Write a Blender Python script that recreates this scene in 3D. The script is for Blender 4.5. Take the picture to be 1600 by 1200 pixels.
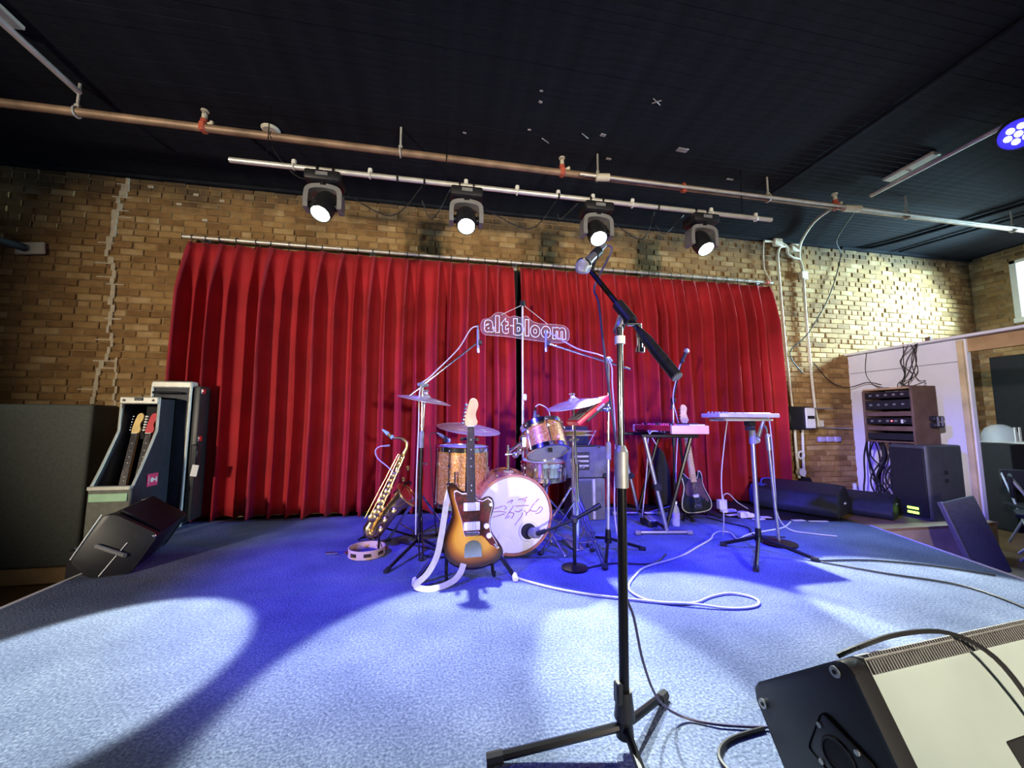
import bpy, bmesh, math, random
from mathutils import Vector, Matrix, Euler
R = math.radians
random.seed(7)
sc = bpy.context.scene
for o in list(bpy.data.objects): bpy.data.objects.remove(o)
COL = sc.collection

# ------------------------------------------------------------------ camera
cd = bpy.data.cameras.new('camera'); cam = bpy.data.objects.new('camera', cd); COL.objects.link(cam)
sc.camera = cam
cd.sensor_fit = 'HORIZONTAL'; cd.sensor_width = 36.0; cd.lens = 600.0 / 1600.0 * 36.0
cd.clip_start = 0.02; cd.clip_end = 100
YAW, PIT, ROLL = R(10.4), R(5.5), R(0.2)
fw = Vector((math.sin(YAW)*math.cos(PIT), math.cos(YAW)*math.cos(PIT), math.sin(PIT)))
rt = Vector((math.cos(YAW), -math.sin(YAW), 0)); up = rt.cross(fw)
rt, up = rt*math.cos(ROLL)+up*math.sin(ROLL), up*math.cos(ROLL)-rt*math.sin(ROLL)
m3 = Matrix((rt, up, -fw)).transposed()
cam.matrix_world = Matrix.Translation((0, 0, .95)) @ m3.to_4x4()

# ------------------------------------------------------------------ world, light, exposure
sc.view_settings.view_transform = 'Standard'; sc.view_settings.look = 'None'
sc.view_settings.gamma = 1.0; sc.view_settings.use_curve_mapping = False
sc.view_settings.exposure = 0.0
w = bpy.data.worlds.new('world'); sc.world = w; w.use_nodes = True
w.node_tree.nodes['Background'].inputs[0].default_value = (.62, .66, .85, 1)
w.node_tree.nodes['Background'].inputs[1].default_value = .022

def lamp(name, kind, loc, aim, energy, col, parent=None, off=Vector((0, 0, 0)), **k):
    d = bpy.data.lights.new(name, kind); d.energy = energy; d.color = col
    for a, v in k.items(): setattr(d, a, v)
    o = bpy.data.objects.new(name, d); COL.objects.link(o)
    o.location = Vector(loc) - off
    o.rotation_euler = (Vector(aim) - Vector(loc)).to_track_quat('-Z', 'Y').to_euler()
    if parent: o.parent = parent
    return o
WARM = (1, .87, .68); COOL = (.82, .93, 1); BLUE = (.05, .04, 1)
# unseen warm spots added low behind the camera to brighten curtain and instruments
lamp('front_fill_spot', 'SPOT', (-4.4, -2.8, 1.6), (-.6, 4.3, 1.9), 1600, WARM, spot_size=R(54), spot_blend=.85, shadow_soft_size=.15)
lamp('front_fill_spot', 'SPOT', (1.6, -3.0, 1.2), (2.0, 4.3, 1.6), 1050, WARM, spot_size=R(66), spot_blend=.85, shadow_soft_size=.15)
# blue stage wash
lamp('blue_wash_spot', 'SPOT', (-2.6, .6, 3.25), (1.0, 3.5, 0), 1900, BLUE, spot_size=R(54), spot_blend=.7, shadow_soft_size=.08)
lamp('blue_wash_spot', 'SPOT', (1.6, .4, 3.25), (1.6, 3.7, 0), 1500, BLUE, spot_size=R(54), spot_blend=.7, shadow_soft_size=.08)
lamp('side_fill_spot', 'SPOT', (-3.4, -2.0, 2.6), (5.6, 3.8, 1.25), 2600, (.95, .88, 1), spot_size=R(17), spot_blend=.6, shadow_soft_size=.12)  # unseen lavender-white spot added to brighten the partition
lamp('blue_wash_spot', 'SPOT', (-1.2, .6, 3.25), (5.4, 3.7, -.1), 1500, BLUE, spot_size=R(22), spot_blend=.7, shadow_soft_size=.08)  # extra unseen spot added to turn the lower partition blue
# daylight through the high side window
lamp('window_daylight', 'AREA', (7.9, 3.3, 2.82), (5.3, 4.4, 2.05), 230, (.5, .84, 1), shape='RECTANGLE', size=.7, size_y=.6, spread=R(95))
# dim house light over the room
lamp('house_light', 'AREA', (0, -1.8, 3.3), (0, 1.5, 0), 14, (.85, .9, 1), shape='RECTANGLE', size=5, size_y=1.5)

# ------------------------------------------------------------------ materials
def mat(name, col=(.5, .5, .5), rough=.5, metal=0., noise=0., nscale=20., bump=0., bscale=60., spec=.5, emit=None, estr=0., alpha=1., trans=0., coat=0.):
    m = bpy.data.materials.new(name); m.use_nodes = True
    nt = m.node_tree; b = nt.nodes['Principled BSDF']
    b.inputs['Base Color'].default_value = (*col, 1); b.inputs['Roughness'].default_value = rough
    b.inputs['Metallic'].default_value = metal; b.inputs['Specular IOR Level'].default_value = spec
    b.inputs['Coat Weight'].default_value = coat
    if trans: b.inputs['Transmission Weight'].default_value = trans
    if alpha < 1: b.inputs['Alpha'].default_value = alpha
    if emit: b.inputs['Emission Color'].default_value = (*emit, 1); b.inputs['Emission Strength'].default_value = estr
    tc = nt.nodes.new('ShaderNodeTexCoord')
    if noise:
        n = nt.nodes.new('ShaderNodeTexNoise'); n.inputs['Scale'].default_value = nscale; n.inputs['Detail'].default_value = 5
        nt.links.new(tc.outputs['Object'], n.inputs['Vector'])
        r = nt.nodes.new('ShaderNodeMapRange'); r.inputs[1].default_value = .25; r.inputs[2].default_value = .75
        r.inputs[3].default_value = 1-noise; r.inputs[4].default_value = 1+noise
        nt.links.new(n.outputs[0], r.inputs[0])
        mx = nt.nodes.new('ShaderNodeVectorMath'); mx.operation = 'SCALE'; mx.inputs[0].default_value = col
        nt.links.new(r.outputs[0], mx.inputs['Scale']); nt.links.new(mx.outputs[0], b.inputs['Base Color'])
    if bump:
        n = nt.nodes.new('ShaderNodeTexNoise'); n.inputs['Scale'].default_value = bscale; n.inputs['Detail'].default_value = 4
        nt.links.new(tc.outputs['Object'], n.inputs['Vector'])
        bp = nt.nodes.new('ShaderNodeBump'); bp.inputs['Strength'].default_value = bump; bp.inputs['Distance'].default_value = .01
        nt.links.new(n.outputs[0], bp.inputs['Height']); nt.links.new(bp.outputs[0], b.inputs['Normal'])
    return m
def N(m, t, **kw):
    n = m.node_tree.nodes.new(t)
    for k, v in kw.items(): setattr(n, k, v)
    return n
def L(m, a, b): m.node_tree.links.new(a, b)
def ramp(m, stops):
    r = N(m, 'ShaderNodeValToRGB'); e = r.color_ramp.elements
    while len(e) < len(stops): e.new(.5)
    for q, (p, c) in zip(e, stops): q.position = p; q.color = (*c, 1)
    return r

M = {}
M['black'] = mat('black_plastic', (.012, .012, .015), .45, noise=.3)
M['matte_black'] = mat('matte_black', (.008, .008, .01), .8, noise=.3)
M['black_metal'] = mat('black_metal', (.015, .015, .018), .32, .6)
M['chrome'] = mat('chrome', (.82, .82, .84), .14, 1, noise=.12, nscale=12)
M['steel'] = mat('brushed_steel', (.55, .55, .56), .32, .9, noise=.2)
M['dull_steel'] = mat('dull_steel', (.42, .42, .41), .5, .6, noise=.25)
M['galv'] = mat('galvanised_pipe', (.7, .68, .62), .4, .45, noise=.2, nscale=9)
M['rust'] = mat('rusty_pipe', (.3, .2, .13), .55, .35, noise=.5, nscale=6)
M['white'] = mat('white_plastic', (.8, .8, .76), .5, noise=.06)
M['cream'] = mat('cream_paint', (.62, .58, .45), .55, noise=.12)
M['red_valve'] = mat('red_valve_paint', (.5, .1, .06), .45, noise=.3)
M['brass'] = mat('lacquered_brass', (.82, .58, .24), .24, 1, noise=.25, nscale=25)
M['cymbal'] = mat('cymbal_bronze', (.74, .66, .54), .34, .7, noise=.18, nscale=14)
M['grey_plastic'] = mat('grey_plastic', (.2, .2, .2), .5, noise=.15)
M['speaker_grey'] = mat('dark_speaker_grey', (.055, .06, .062), .5, noise=.15)
M['amp_grey'] = mat('amp_grey_vinyl', (.13, .135, .11), .6, noise=.25, bump=.2, bscale=200)
M['glass'] = mat('clear_acrylic', (.95, .95, .97), .06, alpha=.05)
M['bottle'] = mat('clear_bottle_plastic', (.8, .85, .9), .08, alpha=.35)
M['neon'] = mat('white_neon_tube', (.92, .9, .88), .35)
M['drumhead'] = mat('white_drumhead', (.78, .78, .8), .42, noise=.05, nscale=8)
M['greyhead'] = mat('clear_grey_drumhead', (.42, .45, .5), .25, noise=.08)
M['maple'] = mat('maple_wood', (.8, .56, .2), .38, noise=.15, nscale=18)
M['rosewood'] = mat('rosewood', (.05, .035, .04), .42, noise=.35, nscale=25)
M['hoopwood'] = mat('orange_hoop_wood', (.5, .2, .09), .3, noise=.2, nscale=14)
M['pg_white'] = mat('white_ply', (.85, .84, .8), .4)
M['red_key'] = mat('red_enamel', (.62, .03, .05), .35, noise=.06)
M['keycheek'] = mat('pale_red_end_block', (.85, .5, .3), .4, noise=.12, nscale=9)
M['strap'] = mat('cream_strap', (.5, .5, .32), .75, noise=.15, nscale=30)
M['red_script'] = mat('red_marker', (.32, .04, .08), .6)
M['lime'] = mat('green_led', (.3, .9, .1), .4, emit=(.5, 1, .12), estr=2.5)
M['pink'] = mat('pink_sticker', (.75, .05, .16), .5)
M['mint'] = mat('pale_green_label', (.38, .62, .4), .55, noise=.08)
M['case_trim'] = mat('silver_case_trim', (.55, .54, .48), .45, .3, noise=.15)
M['case_cloth'] = mat('navy_black_case_vinyl', (.018, .022, .035), .55, noise=.3, bump=.15, bscale=250)
M['wood'] = mat('plywood', (.46, .29, .13), .55, noise=.3, nscale=5)
M['palewood'] = mat('pale_pine', (.7, .54, .31), .55, noise=.25, nscale=5)
M['darkwood'] = mat('dark_plywood', (.14, .085, .06), .55, noise=.3, nscale=7)
M['drywall'] = mat('white_painted_board', (.82, .79, .82), .7, noise=.05, nscale=3)
M['panel_grey'] = mat('charcoal_felt_panel', (.1, .108, .095), .95, noise=.15, nscale=40)
M['wedge_back'] = mat('wedge_back_lit_tone', (.44, .52, .49), .42, noise=.1, nscale=4)  # black cabinet back, with the light falling on it put into the colour
M['lens'] = mat('lit_lens', (.9, 1, .85), .3, emit=(.86, 1, .78), estr=45)
M['ledlens'] = mat('lit_led_lens', (.7, .75, 1), .3, emit=(.55, .62, 1), estr=14)
M['parface'] = mat('blue_lit_par_face', (.02, .02, .6), .4, emit=(.03, .02, 1), estr=1.6)
M['bluebag'] = mat('blue_bag_nylon', (.05, .07, .5), .6, noise=.15)
M['cable_black'] = mat('black_rubber_cable', (.012, .012, .014), .5)
M['cable_white'] = mat('pale_cable', (.62, .62, .58), .5)
M['cable_lav'] = mat('lavender_cable', (.42, .36, .62), .5)
M['mic_grille'] = mat('steel_mic_grille', (.6, .6, .64), .35, .9, bump=.6, bscale=700)
M['mic_grey'] = mat('grey_mic_body', (.2, .2, .24), .35, .5)
M['mirror'] = mat('pale_glass', (.6, .66, .66), .15, .3)
M['bassbody'] = mat('worn_black_lacquer', (.02, .024, .02), .18, coat=.5, noise=.3)
M['brownguard'] = mat('brown_pickguard', (.1, .06, .05), .3, noise=.2)
M['paper'] = mat('white_paper', (.8, .78, .75), .8)

# sparkle wraps
def sparkle(name, c0, c1):
    m = mat(name, c0, .3, .55); b = m.node_tree.nodes['Principled BSDF']
    tc = N(m, 'ShaderNodeTexCoord'); v = N(m, 'ShaderNodeTexVoronoi'); v.inputs['Scale'].default_value = 170
    L(m, tc.outputs['Object'], v.inputs['Vector'])
    s = N(m, 'ShaderNodeSeparateColor'); L(m, v.outputs['Color'], s.inputs[0])
    r = ramp(m, [(0, c0), (.6, c1), (1, (1, .8, .45))]); L(m, s.outputs[0], r.inputs[0]); L(m, r.outputs[0], b.inputs['Base Color'])
    bp = N(m, 'ShaderNodeBump'); bp.inputs['Strength'].default_value = .35; L(m, s.outputs[1], bp.inputs['Height']); L(m, bp.outputs[0], b.inputs['Normal'])
    return m
M['gold_sparkle'] = sparkle('gold_sparkle_wrap', (.5, .18, .02), (.8, .38, .06))
M['copper_sparkle'] = sparkle('copper_sparkle_wrap', (.5, .16, .06), (.78, .33, .14))

# tortoise pickguard
m = M['tortoise'] = mat('tortoiseshell', (.1, .01, .012), .22)
tc = N(m, 'ShaderNodeTexCoord'); n = N(m, 'ShaderNodeTexNoise'); n.inputs['Scale'].default_value = 28
L(m, tc.outputs['Object'], n.inputs['Vector']); r = ramp(m, [(.35, (.03, .006, .006)), (.65, (.16, .014, .018))])
L(m, n.outputs[0], r.inputs[0]); L(m, r.outputs[0], m.node_tree.nodes['Principled BSDF'].inputs['Base Color'])
# sunburst lacquer (per-vertex distance from the body edge)
m = M['sunburst'] = mat('sunburst_lacquer', (.6, .3, .02), .16, coat=.6)
a = N(m, 'ShaderNodeAttribute', attribute_name='burst'); r = ramp(m, [(0, (.012, .006, .004)), (.22, (.05, .012, .004)), (.5, (.36, .12, .012)), (.8, (.72, .36, .03)), (1, (.8, .43, .05))])
L(m, a.outputs['Fac'], r.inputs[0]); L(m, r.outputs[0], m.node_tree.nodes['Principled BSDF'].inputs['Base Color'])

# velvet
m = M['velvet'] = mat('red_velvet', (.36, .006, .013), .8, bump=.25, bscale=320)
b = m.node_tree.nodes['Principled BSDF']; b.inputs['Sheen Weight'].default_value = .12; b.inputs['Sheen Roughness'].default_value = .4
b.inputs['Sheen Tint'].default_value = (1, .25, .3, 1)
tc = N(m, 'ShaderNodeTexCoord'); n = N(m, 'ShaderNodeTexNoise'); n.inputs['Scale'].default_value = 3.5; n.inputs['Detail'].default_value = 6
L(m, tc.outputs['Object'], n.inputs['Vector']); r = ramp(m, [(.3, (.3, .0045, .009)), (.7, (.44, .009, .018))])
L(m, n.outputs[0], r.inputs[0]); L(m, r.outputs[0], b.inputs['Base Color'])

# carpet
m = M['carpet'] = mat('blue_grey_carpet', (.2, .27, .45), .95, spec=.1)
b = m.node_tree.nodes['Principled BSDF']
tc = N(m, 'ShaderNodeTexCoord')
n1 = N(m, 'ShaderNodeTexNoise'); n1.inputs['Scale'].default_value = 105; n1.inputs['Detail'].default_value = 3
n2 = N(m, 'ShaderNodeTexNoise'); n2.inputs['Scale'].default_value = 2.2; n2.inputs['Detail'].default_value = 6
L(m, tc.outputs['Object'], n1.inputs['Vector']); L(m, tc.outputs['Object'], n2.inputs['Vector'])
ad = N(m, 'ShaderNodeMath', operation='MULTIPLY_ADD'); ad.inputs[1].default_value = .6; L(m, n1.outputs[0], ad.inputs[0])
sc2 = N(m, 'ShaderNodeMath', operation='MULTIPLY'); sc2.inputs[1].default_value = .4; L(m, n2.outputs[0], sc2.inputs[0]); L(m, sc2.outputs[0], ad.inputs[2])
r = ramp(m, [(.3, (.05, .065, .12)), (.5, (.13, .16, .26)), (.72, (.3, .35, .46))]); L(m, ad.outputs[0], r.inputs[0]); L(m, r.outputs[0], b.inputs['Base Color'])
bp = N(m, 'ShaderNodeBump'); bp.inputs['Strength'].default_value = .8; bp.inputs['Distance'].default_value = .008
L(m, n1.outputs[0], bp.inputs['Height']); L(m, bp.outputs[0], b.inputs['Normal'])

# brick and mortar
def brickmat(name, stops, paint=True):
    m = mat(name, (.3, .2, .1), .85, spec=.2); b = m.node_tree.nodes['Principled BSDF']
    at = N(m, 'ShaderNodeAttribute', attribute_name='tint'); oi = N(m, 'ShaderNodeObjectInfo')
    ad = N(m, 'ShaderNodeMath', operation='ADD'); L(m, at.outputs['Fac'], ad.inputs[0]); L(m, oi.outputs['Random'], ad.inputs[1])
    fr = N(m, 'ShaderNodeMath', operation='FRACT'); L(m, ad.outputs[0], fr.inputs[0])
    ge = N(m, 'ShaderNodeNewGeometry'); n = N(m, 'ShaderNodeTexNoise'); n.inputs['Scale'].default_value = 9; n.inputs['Detail'].default_value = 7
    L(m, ge.outputs['Position'], n.inputs['Vector'])
    mx = N(m, 'ShaderNodeMath', operation='MULTIPLY_ADD'); mx.inputs[1].default_value = .45; L(m, fr.outputs[0], mx.inputs[0])
    ms = N(m, 'ShaderNodeMath', operation='MULTIPLY'); ms.inputs[1].default_value = .55; L(m, n.outputs[0], ms.inputs[0]); L(m, ms.outputs[0], mx.inputs[2])
    r = ramp(m, stops); L(m, mx.outputs[0], r.inputs[0])
    # old black overspray from the ceiling paint, ragged lower edge
    sp = N(m, 'ShaderNodeSeparateXYZ'); L(m, ge.outputs['Position'], sp.inputs[0])
    n3 = N(m, 'ShaderNodeTexNoise'); n3.inputs['Scale'].default_value = 3.2; n3.inputs['Detail'].default_value = 8; L(m, ge.outputs['Position'], n3.inputs['Vector'])
    z = N(m, 'ShaderNodeMath', operation='MULTIPLY_ADD'); z.inputs[1].default_value = .9; L(m, n3.outputs[0], z.inputs[0]); L(m, sp.outputs[2], z.inputs[2])
    mr = N(m, 'ShaderNodeMapRange'); mr.inputs[1].default_value = 3.55; mr.inputs[2].default_value = 3.85; mr.inputs[3].default_value = 0; mr.inputs[4].default_value = .72
    L(m, z.outputs[0], mr.inputs[0])
    mix = N(m, 'ShaderNodeMix', data_type='RGBA'); L(m, mr.outputs[0], mix.inputs[0]); L(m, r.outputs[0], mix.inputs[6]); mix.inputs[7].default_value = (.05, .045, .035, 1)
    L(m, mix.outputs[2], b.inputs['Base Color'])
    bp = N(m, 'ShaderNodeBump'); bp.inputs['Strength'].default_value = .5; bp.inputs['Distance'].default_value = .006
    n4 = N(m, 'ShaderNodeTexNoise'); n4.inputs['Scale'].default_value = 55; n4.inputs['Detail'].default_value = 6; L(m, ge.outputs['Position'], n4.inputs['Vector'])
    L(m, n4.outputs[0], bp.inputs['Height']); L(m, bp.outputs[0], b.inputs['Normal'])
    return m
M['brick'] = brickmat('tan_brick', [(.2, (.17, .09, .034)), (.42, (.27, .15, .058)), (.62, (.35, .21, .082)), (.85, (.5, .36, .19))])
M['mortar'] = mat('brown_mortar', (.26, .165, .075), .95, noise=.45, nscale=12, bump=.5, bscale=80)
M['mortar_pale'] = mat('pale_patching_mortar', (.5, .42, .3), .95, noise=.2, nscale=25)

# ceiling planks, house floor
m = M['ceil'] = mat('black_painted_plank', (.014, .016, .021), .85, noise=.35, nscale=7, bump=.15, bscale=40, spec=.08)
m = M['floor'] = mat('brown_floorboards', (.2, .11, .05), .5, noise=.35, nscale=3)
M['stage_black'] = mat('black_stage_deck', (.012, .012, .018), .7, noise=.3)
M['lip'] = mat('pale_stage_edging', (.85, .85, .9), .45)

# ------------------------------------------------------------------ mesh builder
OFF = {}
def frame(o, z, x=(1, 0, 0)):
    z = Vector(z).normalized(); x = Vector(x)
    if abs(x.normalized().dot(z)) > .98: x = Vector((0, 1, 0))
    y = z.cross(x).normalized(); x = y.cross(z)
    return Matrix.Translation(o) @ Matrix((x, y, z)).transposed().to_4x4()
def catmull(p, k=5, closed=False):
    p = [Vector(q) for q in p]; n = len(p); out = []
    for i in range(n if closed else n-1):
        if closed: a, b, c, d = p[i-1], p[i], p[(i+1) % n], p[(i+2) % n]
        else: a, b, c, d = p[max(i-1, 0)], p[i], p[i+1], p[min(i+2, n-1)]
        for j in range(k):
            t = j/k
            out.append(.5*((2*b)+(c-a)*t+(2*a-5*b+4*c-d)*t*t+(3*b-a-3*c+d)*t**3))
    if not closed: out.append(p[-1])
    return out
class B:
    def __init__(s): s.bm = bmesh.new()
    def box(s, c, d, rot=None, bev=0., seg=1):
        mt = Matrix.Translation(c) @ (rot.to_4x4() if rot else Matrix()) @ Matrix.Diagonal((*d, 1))
        g = bmesh.ops.create_cube(s.bm, size=1, matrix=mt)
        if bev:
            es = {e for v in g['verts'] for e in v.link_edges}
            bmesh.ops.bevel(s.bm, geom=list(es), offset=bev, segments=seg, profile=.6, affect='EDGES')
        return s
    def rings(s, rs, closed=False, caps=True):
        bm = s.bm; vs = [[bm.verts.new(v) for v in r] for r in rs]; n = len(vs[0])
        for i in range(len(vs) if closed else len(vs)-1):
            a, b = vs[i], vs[(i+1) % len(vs)]
            for j in range(n): bm.faces.new((a[j], a[(j+1) % n], b[(j+1) % n], b[j]))
        if caps and not closed: bm.faces.new(vs[0][::-1]); bm.faces.new(vs[-1])
        return s
    def cyl(s, a, b, r, r2=None, n=10):
        r2 = r if r2 is None else r2; a, b = Vector(a), Vector(b); f = frame((0, 0, 0), b-a).to_3x3()
        ring = lambda o, q: [o+f @ Vector((q*math.cos(t*2*math.pi/n), q*math.sin(t*2*math.pi/n), 0)) for t in range(n)]
        return s.rings([ring(a, r), ring(b, r2)])
    def tube(s, pts, r, n=6, k=5, closed=False, smooth=True):
        p = catmull(pts, k, closed) if smooth else [Vector(q) for q in pts]
        rr = r if isinstance(r, (list, tuple)) else None; N_ = len(p); rings = []
        x = None
        for i, q in enumerate(p):
            if closed: d = p[(i+1) % N_]-p[i-1]
            else: d = p[min(i+1, N_-1)]-p[max(i-1, 0)]
            if d.length < 1e-9: d = Vector((0, 0, 1))
            d.normalize()
            if x is None: x = d.orthogonal().normalized()
            else:
                x = x-d*x.dot(d); x = d.orthogonal().normalized() if x.length < 1e-6 else x.normalized()
            y = d.cross(x)
            if rr:
                t = i/(N_-1)*(len(rr)-1); a = int(min(t, len(rr)-2)); q_r = rr[a]+(rr[a+1]-rr[a])*(t-a)
            else: q_r = r
            rings.append([q+x*q_r*math.cos(2*math.pi*j/n)+y*q_r*math.sin(2*math.pi*j/n) for j in range(n)])
        return s.rings(rings, closed)
    def lathe(s, prof, mt=None, n=28, caps=True):
        mt = mt or Matrix()
        return s.rings([[mt @ Vector((r*math.cos(2*math.pi*j/n), r*math.sin(2*math.pi*j/n), z)) for j in range(n)] for r, z in prof], caps=caps)
    def prism(s, poly, d, mt=None, bev=0., seg=1):
        mt = mt or Matrix(); bm = s.bm
        a = [bm.verts.new(mt @ Vector((x, y, 0))) for x, y in poly]; b = [bm.verts.new(mt @ Vector((x, y, d))) for x, y in poly]
        n = len(a); f = [bm.faces.new(a[::-1]), bm.faces.new(b)]
        for i in range(n): bm.faces.new((a[i], a[(i+1) % n], b[(i+1) % n], b[i]))
        if bev:
            es = {e for q in f for e in q.edges}
            bmesh.ops.bevel(bm, geom=list(es), offset=bev, segments=seg, profile=.6, affect='EDGES')
        return s
    def sph(s, c, r, sc_=(1, 1, 1), rot=None, u=14, v=9):
        mt = Matrix.Translation(c) @ (rot.to_4x4() if rot else Matrix()) @ Matrix.Diagonal((*sc_, 1))
        bmesh.ops.create_uvsphere(s.bm, u_segments=u, v_segments=v, radius=r, matrix=mt); return s
    def torus(s, c, axis, R_, r, n=32, m_=8):
        f = frame(c, axis)
        return s.tube([f @ Vector((R_*math.cos(2*math.pi*i/n), R_*math.sin(2*math.pi*i/n), 0)) for i in range(n)], r, m_, closed=True, smooth=False)
    def build(s, name, mt, parent=None, ang=38):
        off = OFF.get(parent.name, Vector((0, 0, 0))) if parent else Vector((0, 0, 0))
        bmesh.ops.recalc_face_normals(s.bm, faces=s.bm.faces[:])
        if off.length: bmesh.ops.translate(s.bm, verts=s.bm.verts[:], vec=-off)
        me = bpy.data.meshes.new(name); s.bm.to_mesh(me); s.bm.free()
        me.materials.append(M[mt] if isinstance(mt, str) else mt)
        me.polygons.foreach_set('use_smooth', [True]*len(me.polygons)); me.set_sharp_from_angle(angle=R(ang))
        o = bpy.data.objects.new(name, me); COL.objects.link(o)
        if parent: o.parent = parent
        OFF[o.name] = off
        return o
def tag(o, label, cat, group=None):
    o['label'] = label; o['category'] = cat
    if group: o['group'] = group
    return o
def thing(name, label, cat, loc=(0, 0, 0), group=None):
    o = bpy.data.objects.new(name, None); o.empty_display_size = .05; COL.objects.link(o); o.location = loc
    OFF[o.name] = Vector(loc); return tag(o, label, cat, group)
def one(b, name, mt, label, cat, loc, group=None):
    """a thing that is a single mesh, built in world space, origin moved to loc"""
    off = Vector(loc)
    bmesh.ops.translate(b.bm, verts=b.bm.verts[:], vec=-off)
    o = b.build(name, mt); o.location = loc; OFF[o.name] = off
    return tag(o, label, cat, group)
def struct(o): o['kind'] = 'structure'; return o
def V(*a): return Vector(a)

# ================================================================== STRUCTURE
ZC, YW, ZF = 3.46, 4.40, -.42
# house floor and stage
struct(B().box((1.2, 1.4, ZF-.05), (15, 6.4, .1)).build('floor', 'floor'))
st = [(-2.16, .25), (3.05, .25), (3.42, 1.6), (3.92, 3.0), (4.3, 4.38), (-2.68, 4.38), (-2.68, 3.47), (-2.16, 3.45)]
stage = struct(B().prism(st, .405, Matrix.Translation((0, 0, ZF))).build('stage_deck', 'stage_black'))
cp = [(-2.15, .26), (3.04, .26), (3.41, 1.6), (3.91, 3.0), (3.86, 3.13), (3.35, 3.27), (3.05, 3.36), (2.6, 3.62), (2.0, 4.1), (-2.66, 4.2), (-2.66, 3.5), (-2.15, 3.48)]
struct(B().prism(cp, .015, Matrix.Translation((0, 0, -.015))).build('stage_carpet', 'carpet'))
struct(B().box((-2.165, 1.85, -.012), (.03, 3.2, .03), bev=.004).build('trim_1', 'lip'))
b = B(); b.tube([(3.06, .26, -.008), (3.43, 1.6, -.008), (3.925, 3.0, -.008)], .014, 6, smooth=False); struct(b.build('trim_2', 'lip'))

# back wall: mortar slab, brick by brick face
wall = struct(B().box((1.05, YW+.11, (ZC+ZF)/2), (14.3, .2, ZC-ZF)).build('wall_back', 'mortar'))
def brick_verts(cx, cz, wd, ht, y0, d):
    c = .006; x0, x1, z0, z1 = cx-wd/2, cx+wd/2, cz-ht/2, cz+ht/2
    return [(x0, y0, z0), (x1, y0, z0), (x1, y0, z1), (x0, y0, z1), (x0, y0-d+c, z0), (x1, y0-d+c, z0), (x1, y0-d+c, z1), (x0, y0-d+c, z1),
            (x0+c, y0-d, z0+c), (x1-c, y0-d, z0+c), (x1-c, y0-d, z1-c), (x0+c, y0-d, z1-c)]
BF = [(8, 9, 10, 11), (4, 5, 9, 8), (5, 6, 10, 9), (6, 7, 11, 10), (7, 4, 8, 11), (0, 1, 5, 4), (1, 2, 6, 5), (2, 3, 7, 6), (3, 0, 4, 7)]
rb = random.Random(3); lst = []
CH = .0705
nrow = int((ZC-ZF)/CH)
for i in range(nrow):
    z = ZF+CH*(i+.5); head = (i % 6 == 5); pw = .108 if head else .215
    x = -5.6+(pw/2 if i % 2 else 0)
    while x < 8.0:
        hid = (-2.15 < x < 3.98 and z < 2.66) or (x > 5.85 and x < 7.0 and z < .3)
        if not hid: lst.append((x+rb.uniform(-.004, .004), z, pw-.011+rb.uniform(-.004, .002), CH-.011, .012+rb.uniform(-.006, .008)))
        x += pw
def vis(q):
    x, z = q[0], q[1]
    d = x*math.sin(YAW)+YW*math.cos(YAW)
    ok = -4.35 < x < -2.5 and z > 1.12
    return (0 if ok else 1, d)
lst.sort(key=vis)
near, rest = lst[:290], lst[290:]
protos = []
for wd in (.203, .199, .206):
    for d in (.008, .013, .018):
        me = bpy.data.meshes.new('brick'); me.from_pydata(brick_verts(0, 0, wd, CH-.011, 0, d), [], BF); me.materials.append(M['brick']); protos.append(me)
hp = bpy.data.meshes.new('header_brick'); hp.from_pydata(brick_verts(0, 0, .097, CH-.011, 0, .013), [], BF); hp.materials.append(M['brick'])
for (x, z, wd, ht, d) in near:
    o = bpy.data.objects.new('brick', hp if wd < .15 else rb.choice(protos)); COL.objects.link(o)
    o.location = (x, YW+.011, z); o.rotation_euler = (rb.uniform(-.012, .012), rb.uniform(-.012, .012), rb.uniform(-.015, .015)); o.parent = wall
def bricks_mesh(name, rows, parent, fn=None):
    vs, fs, tint = [], [], []
    for q in rows:
        k = len(vs); v = brick_verts(q[0], q[1], q[2], q[3], YW+.011, q[4])
        vs += [fn(p) for p in v] if fn else v
        fs += [tuple(k+i for i in f) for f in BF]; tint += [rb.random()]*9
    me = bpy.data.meshes.new(name); me.from_pydata(vs, [], fs); me.materials.append(M['brick'])
    at = me.attributes.new('tint', 'FLOAT', 'FACE'); at.data.foreach_set('value', tint)
    o = bpy.data.objects.new(name, me); COL.objects.link(o); o.parent = parent; o['kind'] = 'stuff'; return o
bricks_mesh('far_bricks', rest, wall)
# pale mortar patching that climbs the wall in steps
b = B(); zz = 1.05; xx = -3.33
path = [(-3.33, 1.10), (-3.30, 1.4), (-3.22, 1.6), (-3.25, 1.85), (-3.26, 2.2), (-3.27, 2.38), (-3.34, 2.6), (-3.30, 2.9), (-3.29, 3.1), (-3.22, 3.3), (-3.20, 3.43)]
z = 1.1
while z < 3.42:
    for (x0, z0), (x1, z1) in zip(path, path[1:]):
        if z0 <= z < z1:
            x = x0+(x1-x0)*(z-z0)/(z1-z0)
    wdt = rb.uniform(.02, .045) if z < 2.5 else rb.uniform(.03, .075)
    b.box((x+rb.uniform(-.02, .02), YW-.004, z+CH/2), (wdt, .016, CH+.004), bev=.003)
    if rb.random() < .5: b.box((x+rb.uniform(-.06, .06), YW-.004, z), (rb.uniform(.1, .2), .014, .013))
    z += CH
for k in range(7): b.box((-3.15+rb.uniform(-.015, .015), YW-.004, 1.1+k*CH), (.02, .016, CH))
b.build('mortar_patch', 'mortar_pale', wall)
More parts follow.
